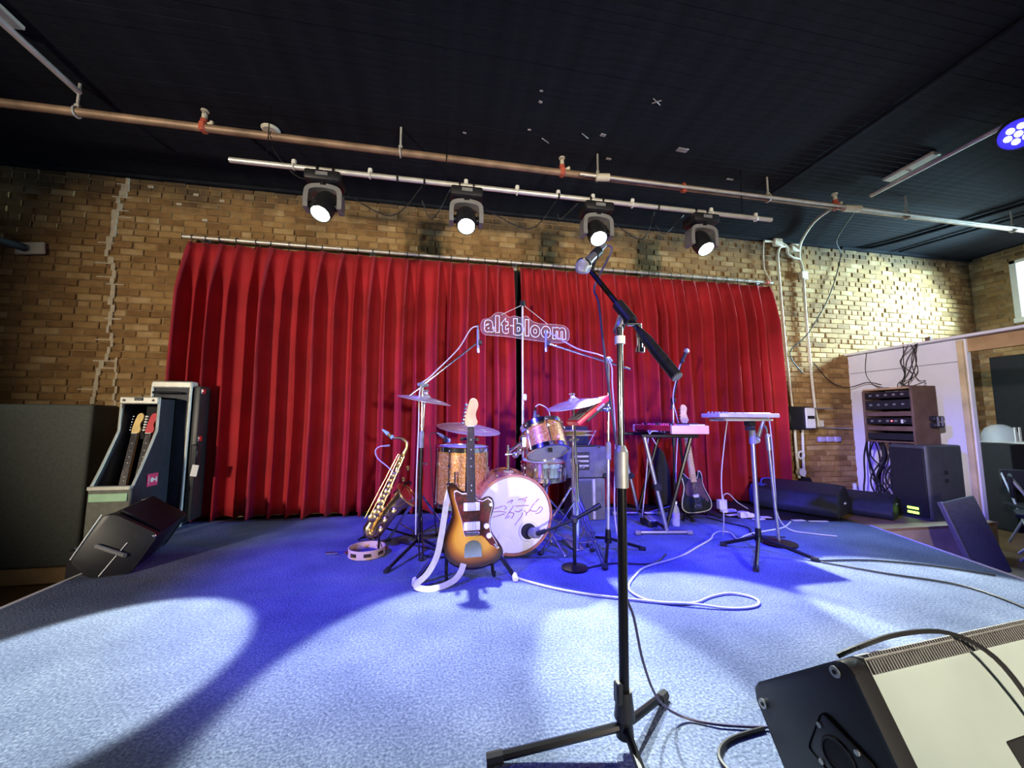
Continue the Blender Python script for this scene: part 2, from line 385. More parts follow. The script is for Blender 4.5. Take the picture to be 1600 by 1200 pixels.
for (x, z) in ((-2.75, 3.2), (-2.6, 3.32), (-3.02, 3.36), (-2.35, 3.28), (-2.5, 3.05)):
    B().box((x, YW-.003, z), (.05, .014, .03), bev=.004).build('mortar_splash', 'mortar_pale', wall)

# right wall with its window
wr = struct(B().box((8.15, 4.2, (ZC+ZF)/2), (.2, .42, ZC-ZF)).box((8.15, .6, (ZC+ZF)/2), (.2, 4.0, ZC-ZF)).box((8.15, 3.3, .98), (.2, 1.4, 2.8)).box((8.15, 3.3, 3.365), (.2, 1.4, .19)).build('wall_right', 'mortar'))
rows = []
for i in range(nrow):
    z = ZF+CH*(i+.5); x = 0.+(.107 if i % 2 else 0)
    while x < 3.6:
        y = 4.36-x
        if not (y < 4.05 and y > 2.55 and 2.35 < z < 3.3) and z > -.1 and y > 1.2: rows.append((y, z, .204, CH-.011, .012+rb.uniform(-.005, .006)))
        x += .215
bricks_mesh('side_bricks', rows, wr, lambda p: (8.045+(p[1]-YW), p[0], p[2]))
win = B()
for (c, d) in (((8.1, 3.96, 2.83), (.1, .07, .93)), ((8.1, 2.62, 2.83), (.1, .07, .93)), ((8.1, 3.3, 3.26), (.1, 1.4, .07)), ((8.1, 3.3, 2.4), (.14, 1.4, .07)), ((8.1, 3.3, 2.83), (.08, .045, .9))): win.box(c, d, bev=.006)
win = struct(win.build('window_1', 'white'))
for y in (3.0, 3.62): B().box((8.1, y, 2.83), (.008, .6, .82)).build('pane', mat('window_pane', (.9, .95, 1), .1, emit=(.85, .94, 1), estr=3.2) if y == 3.0 else bpy.data.materials['window_pane'], win)

# ceiling: slab and narrow black planks
ceil = struct(B().box((1.2, 1.4, ZC+.08), (15, 6.4, .1)).build('ceiling', 'ceil'))
pm = B().box((0, 0, 0), (14.2, .0595, .022), bev=.002).build('plank', 'ceil')
me = pm.data; bpy.data.objects.remove(pm)
y = YW-.04
while y > 1.1:
    o = bpy.data.objects.new('plank', me); COL.objects.link(o); o.parent = ceil
    o.location = (1.1, y, ZC+.012+rb.uniform(-.0012, .0012)); y -= .0600
# paint flakes and hooks in the ceiling
def flake(x, y, sx, sy, a): return B().box((x, y, ZC-.002), (sx, sy, .008), Euler((0, 0, a)).to_matrix(), bev=.002).build('paint_chip', 'dull_steel', ceil)
for q in ((1.62, 2.55, .1, .008, .5), (1.62, 2.55, .07, .008, -.6), (.72, 2.72, .03, .02, .2), (.7, 2.62, .025, .015, 0), (1.35, 2.96, .05, .03, .1), (1.2, 3.0, .09, .008, .55), (.87, 3.12, .09, .008, .55), (.7, 3.02, .03, .015, 0), (1.53, 3.24, .05, .025, .1), (2.15, 3.0, .11, .05, .05), (.15, 3.16, .03, .015, .2), (2.9, 3.3, .08, .02, 0)): flake(*q)
# cornice shadow board between brick and ceiling
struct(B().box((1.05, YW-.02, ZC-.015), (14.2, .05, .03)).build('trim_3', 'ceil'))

# white partition perpendicular to the back wall
part = struct(B().box((5.63, 3.78, .72), (.05, 1.24, 2.28)).build('wall_partition', 'drywall'))
B().box((5.615, 3.2, .7), (.09, .05, 2.3), bev=.004).build('stud', 'palewood', part)
B().box((5.602, 3.78, 1.62), (.008, 1.2, .006)).build('board_seam', 'grey_plastic', part)
b = B().box((5.62, 3.2, 1.885), (.16, 2.4, .03), bev=.004); b.build('cap_board', 'drywall', part)
B().box((5.65, 2.6, 1.79), (.05, 1.2, .15), bev=.004).build('header_beam', 'wood', part)
B().box((5.56, 3.45, 1.915), (.04, .05, .05), bev=.004).build('cap_block', 'darkwood', part)
# black board added for the shade on the side wall beyond the opening
tag(B().box((8.0, 3.22, .76), (.03, 2.1, 2.3), bev=.006).build('shade_board', 'matte_black'), 'tall black board standing for shade on the side wall beyond the partition', 'board')

# low wooden platform right of the stage
pl = thing('plywood_platform', 'low pale wooden platform right of the stage under the loudspeaker', 'platform', (4.9, 3.65, ZF))
B().box((4.75, 3.7, -.06), (1.6, 1.34, .025), bev=.003).build('top_board', 'wood', pl)
B().box((4.75, 3.05, -.25), (1.56, .03, .35), bev=.003).build('front_board', 'palewood', pl)
B().box((5.5, 3.7, -.25), (.03, 1.2, .33)).build('side_board', 'wood', pl)

# large charcoal panel at left
gp = thing('charcoal_panel', 'large charcoal grey felt panel standing against the brick at far left', 'panel', (-4.3, 4.15, ZF))
B().box((-4.45, 4.12, .40), (2.9, .3, 1.36), bev=.03, seg=3).build('felt_face', 'panel_grey', gp)
B().box((-4.45, 4.14, -.35), (2.86, .32, .13), bev=.01).build('plinth', 'wood', gp)

# ================================================================== CURTAINS
def curtain(x0, x1, n, seed, label):
    rc = random.Random(seed); zt, zb = 2.73, .015; NX, NZ = n*16, 26
    ph = [rc.uniform(-.9, .9) for _ in range(n+2)]; am = [rc.uniform(.75, 1.2) for _ in range(n+2)]; wd = [rc.uniform(.75, 1.25) for _ in range(n)]
    tot = sum(wd); edge = [0]
    for q in wd: edge.append(edge[-1]+q/tot)
    vs, fs = [], []
    for k in range(NZ+1):
        t = k/NZ; z = zt+(zb-zt)*t
        A = .04+.13*min(1, t*5)**.8
        for i in range(NX+1):
            u = i/16; j = min(int(u), n-1); f = u-j
            x = x0+(x1-x0)*(edge[j]+(edge[j+1]-edge[j])*f)
            th = 2*math.pi*f+.25*math.sin(2.2*t*3+ph[j])*min(1, t*3)
            s_ = math.sin(th); shp = (.5+.5*math.cos(th))**2.1
            a = A*(am[j]+(am[j+1]-am[j])*f)
            y = 4.262-a*shp+.012*math.sin(5*t+ph[j]*3)*min(1, t*4)
            x += -.012*math.sin(th)*min(1, t*5)+.02*ph[j]*t*t*(1 if 0 < i < NX else 0)
            if t < .03: y += .004
            vs.append((x, y, z+(.012*math.sin(th*.5+ph[j]) if k == 0 else 0)+(.012*s_ if k == NZ else 0)))
    for k in range(NZ):
        for i in range(NX):
            a = k*(NX+1)+i; fs.append((a, a+1, a+NX+2, a+NX+1))
    root = thing('stage_curtain', label, 'curtain', ((x0+x1)/2, 4.19, 0), 'red velvet stage curtains')
    off = OFF[root.name]
    me = bpy.data.meshes.new('cloth'); me.from_pydata([tuple(Vector(v)-off) for v in vs], [], fs); me.materials.append(M['velvet'])
    me.polygons.foreach_set('use_smooth', [True]*len(me.polygons))
    o = bpy.data.objects.new('cloth', me); COL.objects.link(o); o.parent = root
    md = o.modifiers.new('s', 'SOLIDIFY'); md.thickness = .004; md.offset = 1
    rg = B().torus((0, 0, 0), (1, 0, 0), .026, .0035, 14, 5).cyl((0, 0, -.026), (0, -.03, -.09), .003, n=5).build('curtain_hook', 'black_metal')
    rm = rg.data; bpy.data.objects.remove(rg)
    for j in range(n+1):
        h = bpy.data.objects.new('curtain_hook', rm); COL.objects.link(h); h.parent = root
        h.location = Vector((x0+(x1-x0)*edge[j]+(.02 if j == 0 else -.02 if j == n else 0), 4.25, 2.79))-off; h.rotation_euler = (0, 0, rc.uniform(-.4, .4))
curtain(-2.53, .79, 20, 5, 'wide red velvet curtain left of the centre gap, behind the drums')
curtain(.87, 4.24, 22, 9, 'red velvet curtain right of the centre gap, behind the keyboard')
rod = thing('curtain_rod', 'long pale metal curtain rod along the brick wall', 'curtain rod', (.86, 4.25, 2.79))
B().cyl((-2.6, 4.25, 2.79), (4.3, 4.25, 2.79), .016).build('rod', 'galv', rod)
for x in (-2.45, -.8, .83, 2.5, 4.2): B().box((x, 4.32, 2.79), (.02, .15, .03)).box((x, 4.385, 2.79), (.05, .02, .09)).build('bracket', 'dull_steel', rod)
B().cyl((4.2, 4.25, 2.79), (4.24, 4.25, 2.79), .03).build('red_tape', 'red_valve', rod)
# black sheet added behind the gap to stand for its shade
tag(B().box((.83, 4.32, 1.36), (.5, .01, 2.7)).build('gap_shade_sheet', 'matte_black'), 'black sheet standing for the shade in the gap between the red curtains', 'cloth')

# ================================================================== CEILING PIPES AND RIG
sp = thing('sprinkler_pipe', 'long rusty sprinkler pipe hung under the black ceiling', 'pipe', (1, 3.2, 3.23))
B().cyl((-6, 3.2, 3.23), (8.0, 3.2, 3.23), .03, n=14).build('main_pipe', 'rust', sp)
B().cyl((1.2, 3.14, 3.195), (8.0, 3.12, 3.2), .013, n=8).build('side_conduit', 'galv', sp)
for x in (-2.72, -.39, 1.4, 3.25, 5.03, 6.6):
    B().cyl((x, 3.2, 3.26), (x, 3.2, ZC), .009, n=8).torus((x, 3.2, 3.23), (1, 0, 0), .037, .007, 16, 6).box((x, 3.2, 3.275), (.03, .02, .03)).build('hanger', 'galv', sp)
for x in (-1.88, 1.05, 4.08):
    h = B().cyl((x, 3.2, 3.22), (x, 3.2, 3.30), .026, n=12).box((x, 3.2, 3.235), (.05, .075, .075), bev=.012).build('sprinkler_fitting', 'red_valve', sp)
    B().cyl((x, 3.2, 3.3), (x, 3.2, 3.345), .019).torus((x, 3.2, 3.345), (1, 0, 0), .022, .004, 12, 5).cyl((x, 3.2, 3.368), (x, 3.2, 3.376), .028, n=12).cyl((x+.01, 3.2, 3.26), (x+.06, 3.19, 3.275), .01).sph((x+.06, 3.19, 3.275), .016).build('sprinkler_head', 'cream', h)
B().torus((2.28, 3.2, 3.23), (1, 0, 0), .036, .012, 14, 6).box((2.28, 3.18, 3.195), (.04, .03, .04)).build('red_clamp', 'red_valve', sp)
for x in (.95, 3.95): B().cyl((1.36 if x < 2 else 4.12, 3.15, 3.19), (1.48 if x < 2 else 4.3, 3.13, 3.19), .035, n=12).build('junction_cover', 'cream', sp)

def ypipe(x, y0, y1, z, r, mt, name, label, cat='pipe'): return one(B().cyl((x, y0, z), (x, y1, z), r, n=12), name, mt, label, cat, (x, (y0+y1)/2, z))
t = thing('light_pipe', 'galvanised pipe under the ceiling at upper right running to the blue light', 'pipe', (4.5, 1.5, 3.4))
B().cyl((4.5, 3.16, 3.38), (4.5, -.5, 3.38), .021, n=12).build('pipe', 'galv', t)
B().box((4.47, 2.78, 3.437), (.11, .42, .03), bev=.008).build('ceiling_plate', 'cream', t); B().cyl((4.5, 2.8, 3.38), (4.5, 2.8, 3.44), .012).build('plate_bolt', 'galv', t)
t = thing('corner_pipe', 'short galvanised pipe under the ceiling at upper left', 'pipe', (-2.72, 2, 3.4))
B().cyl((-2.72, 3.2, 3.39), (-2.72, .5, 3.39), .021, n=12).build('pipe', 'galv', t)
B().box((-2.72, 2.55, 3.437), (.11, .42, .03), bev=.008).build('ceiling_plate', 'cream', t); B().cyl((-2.72, 2.62, 3.39), (-2.72, 2.62, 3.44), .012).build('plate_bolt', 'galv', t)
ypipe(3.5, 3.4, -.3, 3.44, .018, 'ceil', 'black_tube', 'thin black tube crossing the ceiling right of centre')  # straight thin tube in the ceiling's black
b = B(); b.tube([(5.6, 4.36, 3.44), (6.0, 4.25, 3.435), (6.3, 3.6, 3.435), (6.5, 3.0, 3.435), (6.8, 2.0, 3.435)], .02, 8); one(b, 'black_tube', 'ceil', 'black conduit curving along the ceiling above the white partition', 'pipe', (6.2, 3.4, 3.44))
b = B(); b.tube([(6.55, 4.3, 3.44), (6.8, 3.4, 3.435), (7.2, 2.0, 3.435)], .014, 8); one(b, 'black_tube', 'ceil', 'thin black conduit on the ceiling near the right corner', 'pipe', (6.8, 3.4, 3.44))
t = thing('ceiling_rose', 'small oval ceiling plate left of the lights with a hanging black cable', 'ceiling plate', (-1.53, 3.45, 3.44))
B().lathe([(.0, 0), (.06, .0), (.075, .02)], Matrix.Translation((-1.5, 3.42, 3.43)), 18).build('plate', 'cream', t)
B().tube([(-1.5, 3.42, 3.43), (-1.45, 3.35, 3.25), (-1.3, 3.2, 3.02), (-1.15, 3.16, 2.88), (-1.0, 3.16, 2.9)], .006, 6).build('cable', 'cable_black', t)

# light bar
bar = thing('light_bar', 'pale metal pipe carrying four lit moving head lights', 'light bar', (.8, 3.16, 2.97))
B().cyl((-1.66, 3.16, 2.965), (3.23, 3.16, 2.975), .021, n=14).build('bar', 'galv', bar)
for x in (-1.2, -.62, .17, .62, 1.0, 1.33, 1.72, 2.55, 3.05):
    B().box((x, 3.16, 3.0), (.035, .03, .06), Euler((0, .25*(rb.random()-.5), 0)).to_matrix(), bev=.008).torus((x, 3.16, 2.968), (1, 0, 0), .026, .006, 12, 5).build('pipe_clip', 'white', bar)
for x in (-1.4, 0, 1.4, 2.9): B().cyl((x, 3.16, 2.98), (x, 3.16, ZC), .004, n=6).build('suspension_wire', 'black_metal', bar)
for x in (-.4, .02-.2, 1.0, 1.98): B().torus((x, 3.16, 2.968), (1, 0, 0), .025, .008, 12, 5).build('black_tape', 'matte_black', bar)

HEADS = [(-.96, (-1.35, 1.86, 0), 11.5, 'leftmost lit moving head light on the pale bar'), (.175, (.2, 1.5, 0), 17, 'second lit moving head light from the left on the bar'),
         (1.36, (1.25, 1.45, 0), 17, 'third lit moving head light from the left, above the tall microphone'), (2.43, (2.7, 1.55, 0), 16, 'rightmost lit moving head light on the pale bar')]
HW = [1150, 1000, 1000, 1150]
for (x, aim, ang, lab), pw in zip(HEADS, HW):
    t = thing('moving_head_light', lab, 'stage light', (x, 3.16, 2.97), 'moving head lights on the bar')
    for s in (-.06, .06): B().torus((x+s, 3.16, 2.968), (1, 0, 0), .03, .008, 14, 6).box((x+s, 3.16, 2.925), (.02, .035, .04)).build('clamp', 'black_metal', t)
    bs = B().box((x, 3.16, 2.872), (.27, .2, .085), bev=.022, seg=2).build('base', 'black', t)
    B().box((x, 3.055, 2.875), (.09, .006, .03), bev=.002).build('display', 'grey_plastic', bs)
    B().cyl((x, 3.16, 2.835), (x, 3.16, 2.81), .06, n=20).build('swivel', 'black_metal', t)
    arc = [(x-.125, 3.16, 2.62), (x-.125, 3.16, 2.72), (x-.105, 3.16, 2.785), (x, 3.16, 2.805), (x+.105, 3.16, 2.785), (x+.125, 3.16, 2.72), (x+.125, 3.16, 2.62)]
    yk = B()
    pts = catmull(arc, 5); rs = []
    for i, p in enumerate(pts):
        d = (pts[min(i+1, len(pts)-1)]-pts[max(i-1, 0)]).normalized(); nx = Vector((-d.z, 0, d.x))
        rs.append([p+nx*.018+V(0, .055, 0), p+nx*.018-V(0, .055, 0), p-nx*.018-V(0, .055, 0), p-nx*.018+V(0, .055, 0)])
    yk.rings(rs); yk.build('yoke', 'grey_plastic', t)
    c = V(x, 3.16, 2.66); lens0 = V(x, 3.0, 2.6)
    ax = (Vector(aim)-c).normalized(); f = frame(c, ax)
    hd = B().lathe([(.03, -.12), (.07, -.105), (.085, -.06), (.09, .02), (.084, .07), (.078, .1), (.07, .1), (.068, .085)], f, 24).build('head', 'black', t)
    B().cyl(c-V(.12, 0, 0), c+V(.12, 0, 0), .035, n=14).build('pivot', 'black_metal', t)
    B().lathe([(.07, .088), (.055, .106), (.03, .118), (.004, .122)], f, 24).build('lens', 'lens', hd)
    lamp('moving_head_beam', 'SPOT', c+ax*.135, aim, pw, (.93, 1, .88), t, OFF[t.name], spot_size=R(ang*2), spot_blend=.18, shadow_soft_size=.035)
t = thing('cable_run', 'black power cables looped between the moving head lights', 'cable', (.8, 3.2, 2.9))
for xs in ((-.82, -.4, -.2), (-.2, -.06, .04), (.32, .8, .99), (1.01, 1.1, 1.2), (1.52, 1.9, 1.97), (1.99, 2.15, 2.28)):
    b = B(); b.tube([(xs[0], 3.22, 2.83), (xs[1]-.05, 3.24, 2.72+rb.uniform(-.05, .1)), (xs[2], 3.2, 2.95)], .005, 5); b.build('cable', 'cable_black', t)

# blue par can, upper right
pc = V(4.2, 1.95, 3.1); pa = (V(.7, 2.3, 0)-pc).normalized(); pd = (V(1.2, .2, .6)-pc).normalized()
t = thing('par_light', 'blue lit par light with seven lenses at the upper right edge', 'stage light', tuple(pc))
f = frame(pc, pd)
B().lathe([(.06, -.14), (.1, -.12), (.115, -.02), (.115, .02), (.104, .02), (.1, .0)], f, 28).build('can', 'black', t)
fc = B().lathe([(.1, .001), (.002, .004)], f, 28).build('face', 'parface', t)
for k in range(7):
    q = (0, 0) if k == 0 else (.052*math.cos(k*math.pi/3), .052*math.sin(k*math.pi/3))
    B().lathe([(.021, .005), (.018, .011), (.002, .013)], f @ Matrix.Translation((*q, 0)), 14).build('led_lens', 'ledlens', fc)
B().tube([pc+V(-.02, .12, 0), pc+V(.05, .1, .14), pc+V(.15, .02, .2), pc+V(.1, -.12, .1), pc+V(.03, -.13, 0)], .008, 6).cyl(pc+V(.15, .02, .2), (4.5, 1.98, 3.37), .01).build('yoke', 'black_metal', t)
lamp('par_beam', 'SPOT', pc+pd*.05, (1.3, 3.4, 0), 600, BLUE, t, OFF[t.name], spot_size=R(54), spot_blend=.7, shadow_soft_size=.06)

# ================================================================== DRUM KIT
def ring_lugs(c, axis, Rr, n, l0, l1, parent, mt='chrome', ph=0.):
    f = frame(c, axis)
    for k in range(n):
        a = ph+2*math.pi*k/n; u = Vector((math.cos(a), math.sin(a), 0)); q = lambda r, z: f @ (u*r+V(0, 0, z))
        B().cyl(q(Rr+.012, l0), q(Rr+.012, l1), .0045, n=6).sph(q(Rr+.012, l0), .009, u=8, v=6).sph(q(Rr+.012, l1), .009, u=8, v=6).box(q(Rr+.008, l0*.72+l1*.28), (.02, .02, .03), bev=.005).build('lug', mt, parent)
def drum(name, label, c, axis, r, depth, wrap, head_f, head_b, hoop='chrome', nl=6, cat='drum', ph=.3):
    """c = centre of the head at +axis; shell goes backwards"""
    t = thing(name, label, cat, tuple(c)); f = frame(c, axis)
    B().lathe([(r, -depth), (r, 0), (r-.008, 0), (r-.008, -depth)], f, 40, caps=False).build('shell', wrap, t)
    for z, h, nm in ((.004, head_f, 'head'), (-depth-.004, head_b, 'resonant_head')):
        s = 1 if z > 0 else -1
        B().lathe([(r+.002, z), (r*.98, z+s*.008), (r*.5, z+s*.009), (.002, z+s*.009)], f, 40).build(nm, h, t)
        B().lathe([(r+.014, z-s*.022), (r+.016, z+s*.012), (r+.004, z+s*.016), (r+.003, z-s*.02), (r+.014, z-s*.022)], f, 40, caps=False).build('hoop', hoop, t)
    ring_lugs(c, axis, r, nl, -.005, -depth+.005, t, ph=ph)
    return t
# kick
kc = V(.515, 2.73, .295)
k = drum('bass_drum', 'bass drum with white head and red handwriting behind the sunburst guitar', kc, (0, -1, 0), .262, .42, 'copper_sparkle', 'drumhead', 'drumhead', 'hoopwood', 8, ph=.39)
hz_ = lambda zx, zy: V(kc.x+(zx-480)*.00053, kc.y-.0165, kc.z+(615-zy)*.00052)
strokes = [[(200, 520), (260, 512), (330, 490)], [(205, 565), (300, 560), (380, 575)], [(195, 632), (290, 610), (360, 592)], [(345, 485), (380, 515), (350, 540)], [(390, 455), (430, 430), (465, 420), (440, 460)],
           [(480, 485), (440, 545), (400, 600), (365, 660)], [(395, 650), (430, 620)], [(420, 580), (480, 590), (460, 640), (440, 655)], [(490, 560), (540, 575), (590, 545)], [(540, 415), (600, 405), (660, 385)], [(590, 430), (640, 420), (620, 455)],
           [(500, 500), (580, 495), (680, 497)], [(600, 590), (580, 640), (530, 700), (490, 750)], [(620, 560), (650, 600), (640, 630)], [(760, 465), (720, 520), (690, 570)], [(690, 555), (740, 575), (800, 570)], [(770, 605), (820, 600), (870, 545), (840, 520), (800, 560)], [(770, 460), (820, 410)], [(650, 600), (700, 560)]]
b = B()
for s_ in strokes: b.tube([hz_(*q) for q in s_], .0021, 5, k=4)
b.build('handwriting', 'red_script', k)
pc_ = hz_(675, 835)
B().torus(pc_, (0, -1, 0), .062, .009, 28, 8).build('port_ring', 'white', k)
B().cyl(pc_+V(0, -.003, 0), pc_+V(0, .003, 0), .058, n=28).build('port_hole', 'matte_black', k)
B().box(hz_(320, 990), (.09, .004, .1), Euler((0, .5, 0)).to_matrix(), bev=.002).build('white_patch', 'white', k)
for s in (-1, 1): B().cyl(kc+V(s*.25, .12, -.09), kc+V(s*.36, -.05, -.285), .008).sph(kc+V(s*.36, -.05, -.285), .012, u=8, v=6).build('spur', 'chrome', k)
B().cyl(kc+V(-.005, .2, .26), kc+V(-.005, .2, .47), .011).box(kc+V(-.005, .2, .275), (.08, .06, .03), bev=.006).cyl(kc+V(-.03, .2, .40), kc+V(.1, .2, .41), .01).sph(kc+V(.05, .2, .4), .03, u=10, v=7).build('tom_mount', 'chrome', k)
# rack tom (bottom head tipped to the viewer)
ax = V(-.10, .44, .89).normalized(); tc_ = V(.775, 2.93, .90)
t = drum('rack_tom', 'copper sparkle rack tom tipped above the bass drum, grey lower head showing', tc_, ax, .155, .2, 'copper_sparkle', 'drumhead', 'greyhead', nl=6, ph=.5)
fr_ = frame(tc_, ax)
B().box(tc_-ax*.1+V(.0, -.157, -.07), (.035, .006, .035), Euler((-.42, 0, 0)).to_matrix(), bev=.003).build('badge', 'black', t)
b = B().box(tc_-ax*.12+V(-.17, .0, .0), (.06, .07, .1), bev=.015).cyl(tc_-ax*.12+V(-.18, .0, 0), V(.52, 2.93, .72), .013).sph(V(.6, 2.93, .73), .03, u=10, v=8)
b.build('mount_bracket', 'chrome', t)
b = B(); b.tube([fr_ @ V(.165*math.cos(a), .165*math.sin(a), -.03) for a in [math.pi*(.55+.9*i/10) for i in range(11)]], .011, 6); b.build('suspension_rim', 'chrome', t)
# tom mic
def clip_mic(base, top, label, mt='mic_grey'):
    t = thing('drum_microphone', label, 'microphone', tuple(base)); base, top = Vector(base), Vector(top); d = (top-base).normalized()
    B().cyl(base, base+(top-base)*.75, .013, n=10).build('body', mt, t); B().sph(base, .019, u=10, v=8).build('grille', 'mic_grille', t)
    B().cyl(base+(top-base)*.75, top, .009, n=8).build('connector', 'chrome', t); B().box(base+(top-base)*.5+V(.02, 0, -.02), (.03, .025, .05), bev=.006).build('clip', 'black', t)
    return t
t = clip_mic((.72, 2.95, .94), (.725, 2.93, 1.06), 'small microphone clipped over the rack tom'); B().tube([(.725, 2.93, 1.06), (.76, 2.93, 1.08), (.83, 2.94, 1.04), (.85, 2.96, .96), (.84, 3.0, .85)], .004, 5).build('cable', 'cable_white', t)
t = clip_mic((.06, 3.02, .80), (-.03, 2.98, .86), 'small microphone clipped at the floor tom rim'); B().tube([(-.03, 2.98, .86), (-.08, 2.98, .84), (-.07, 3.0, .7), (-.05, 3.05, .4), (-.02, 3.1, .1)], .004, 5).build('cable', 'cable_black', t)
# floor tom
t = drum('floor_tom', 'gold sparkle floor tom standing behind the sunburst guitar', V(.178, 3.08, .735), (.02, -.02, 1), .19, .42, 'gold_sparkle', 'drumhead', 'drumhead', nl=8, ph=.2)
for a in (-1.9, .3, 2.3):
    c, s = math.cos(a), math.sin(a); x, y = .178+.215*c, 3.08+.215*s
    B().cyl((x, y, .012), (x, y, .58), .007).box((x-.015*c, y-.015*s, .46), (.035, .035, .06), bev=.008).sph((x, y, .014), .014, u=8, v=6).build('leg', 'chrome', t)
# snare
t = drum('snare_drum', 'chrome snare drum behind the rack tom', V(.86, 3.2, .60), (.02, -.05, 1), .175, .12, 'chrome', 'drumhead', 'greyhead', nl=10)
ss = thing('snare_stand', 'chrome snare drum stand half hidden by the bass drum', 'stand', (.86, 3.2, 0))
B().cyl((.86, 3.2, .12), (.86, 3.2, .43), .012).build('pole', 'chrome', ss)
for a in (.5, 2.6, 4.7):
    c, s = math.cos(a), math.sin(a)
    B().cyl((.86, 3.2, .2), (.86+.24*c, 3.2+.24*s, .012), .009).build('leg', 'chrome', ss); B().tube([(.86, 3.2, .4), (.86+.1*c, 3.2+.1*s, .42), (.86+.18*c, 3.2+.18*s, .46), (.86+.2*c, 3.2+.2*s, .485)], .008, 6).build('basket_arm', 'chrome', ss)

def cymbal_lathe(b, f, r, h=.035):
    return b.lathe([(r, -h), (r*.99, -h+.0015), (r*.75, -h*.62), (r*.4, -h*.28), (r*.22, -h*.1), (r*.19, h*.15), (r*.12, h*.5), (r*.03, h*.6), (.006, h*.6), (.006, h*.6-.003), (r*.03, h*.6-.003), (r*.11, h*.5-.003), (r*.18, h*.15-.003), (r*.22, -h*.1-.002), (r*.75, -h*.62-.002), (r, -h)], f, 44, caps=False)
def cymbal(label, c, ax, r, name='crash_cymbal'):
    t = thing(name, label, 'cymbal', tuple(c)); f = frame(c, ax); ax = Vector(ax).normalized()
    cymbal_lathe(B(), f, r).build('plate', 'cymbal', t)
    b = B(); b.torus(V(*c)-ax*.012, ax, r*.55, .0006, 40, 4).torus(V(*c)-ax*.018, ax, r*.7, .0006, 40, 4); b.build('lathe_ring', 'cymbal', t)
    B().cyl(V(*c)+ax*.02, V(*c)+ax*.032, .016).build('felt', 'white', t)
    B().cyl(V(*c)+ax*.032, V(*c)+ax*.05, .008).box(V(*c)+ax*.045, (.045, .01, .012), bev=.003).build('wing_nut', 'chrome', t)
    return t
def braced_stand(label, base, top, azs, spread=.3, zc=.38, mt='chrome', r=.012, group=None, name='cymbal_stand'):
    x, y = base; t = thing(name, label, 'stand', (x, y, 0), group); top = Vector(top)
    mid = V(x, y, .62) if top.z > .8 else V(x, y, top.z*.6)
    B().cyl((x, y, .06), mid, r+.003, n=12).build('lower_tube', mt, t)
    B().cyl(mid, top, r-.003, n=10).build('upper_tube', mt, t)
    B().cyl(mid-V(0, 0, .025), mid+V(0, 0, .025), r+.008, n=12).cyl(mid, mid+V(.045, 0, 0), .006).box(mid+V(.05, 0, 0), (.012, .035, .015), bev=.003).build('collar', 'chrome', t)
    B().cyl((x, y, zc-.02), (x, y, zc+.02), r+.009, n=12).build('leg_collar', mt, t)
    for a in azs:
        u = V(math.cos(a), math.sin(a), 0); p = V(x, y, zc)+u*.02; q = V(x, y, .014)+u*spread
        for s in (-.012, .012):
            n_ = V(-u.y, u.x, 0)*s
            B().cyl(p+n_, q+n_, .006, n=6).build('leg', mt, t)
        B().cyl(V(x, y, .1)+u*.015, p.lerp(q, .62), .005, n=6).build('brace', mt, t)
        B().sph(q, .022, (1, 1, .62), u=10, v=7).build('foot', 'matte_black', t)
    return t
# left crash
braced_stand('chrome cymbal stand under the left crash cymbal', (-.15, 3.08), (-.125, 3.06, 1.16), (2.5, .55, -1.45), .3)
cymbal('thin crash cymbal tilted at far left behind the left boom stand', (-.125, 3.06, 1.14), (.18, -.1, 1), .21)
braced_stand('chrome ride cymbal stand hidden behind the gold floor tom', (.24, 3.36), (.235, 3.3, .93), (1.2, 3.2, 5.3), .25)
cymbal('large ride cymbal behind the headstock of the sunburst guitar', (.235, 3.28, .915), (.11, -.16, 1), .27, 'ride_cymbal')
# right crash
braced_stand('chrome cymbal stand under the right crash cymbal', (.96, 2.66), (.925, 2.62, 1.10), (2.75, .9, -1.2), .26)
cymbal('crash cymbal tilted above the hi-hat, rising to the right', (.925, 2.615, 1.10), (-.24, -.12, 1), .2)
# hi-hat
hh = braced_stand('chrome hi-hat stand right of the bass drum', (1.06, 3.02), (1.06, 3.02, .96), (3.0, .6, -1.4), .27, .42, name='hihat_stand')
B().box((1.0, 2.9, .03), (.08, .24, .014), Euler((.2, 0, .2)).to_matrix(), bev=.004).build('pedal', 'steel', hh)
B().cyl((1.06, 3.02, .75), (1.06, 3.02, .82), .02, n=14).box((1.06, 3.0, .8), (.09, .03, .03), bev=.006).build('clutch', 'chrome', hh)
for z, s, nm, lb in ((.865, 1, 'hihat_cymbal', 'upper hi-hat cymbal, bell up, below the red sample pad'), (.845, -1, 'hihat_cymbal', 'lower hi-hat cymbal, inverted, below the red sample pad')):
    tag(one(cymbal_lathe(B(), frame((1.06, 3.02, z), (0, 0, s)), .178, .028), nm, 'cymbal', lb, 'cymbal', (1.06, 3.02, z), 'hi-hat pair'), lb, 'cymbal', 'hi-hat pair')
# drum throne
t = thing('drum_throne', 'dark round drum throne behind the bass drum', 'stool', (.98, 3.55, 0))
B().lathe([(.0, .44), (.15, .44), (.17, .47), (.17, .52), (.15, .54), (.0, .545)], Matrix.Translation((.98, 3.55, 0)), 28).build('seat', 'matte_black', t)
B().cyl((.98, 3.55, .1), (.98, 3.55, .45), .02).build('post', 'chrome', t)
for a in (.3, 2.4, 4.5): B().cyl((.98, 3.55, .25), (.98+.25*math.cos(a), 3.55+.25*math.sin(a), .012), .01).build('leg', 'chrome', t)

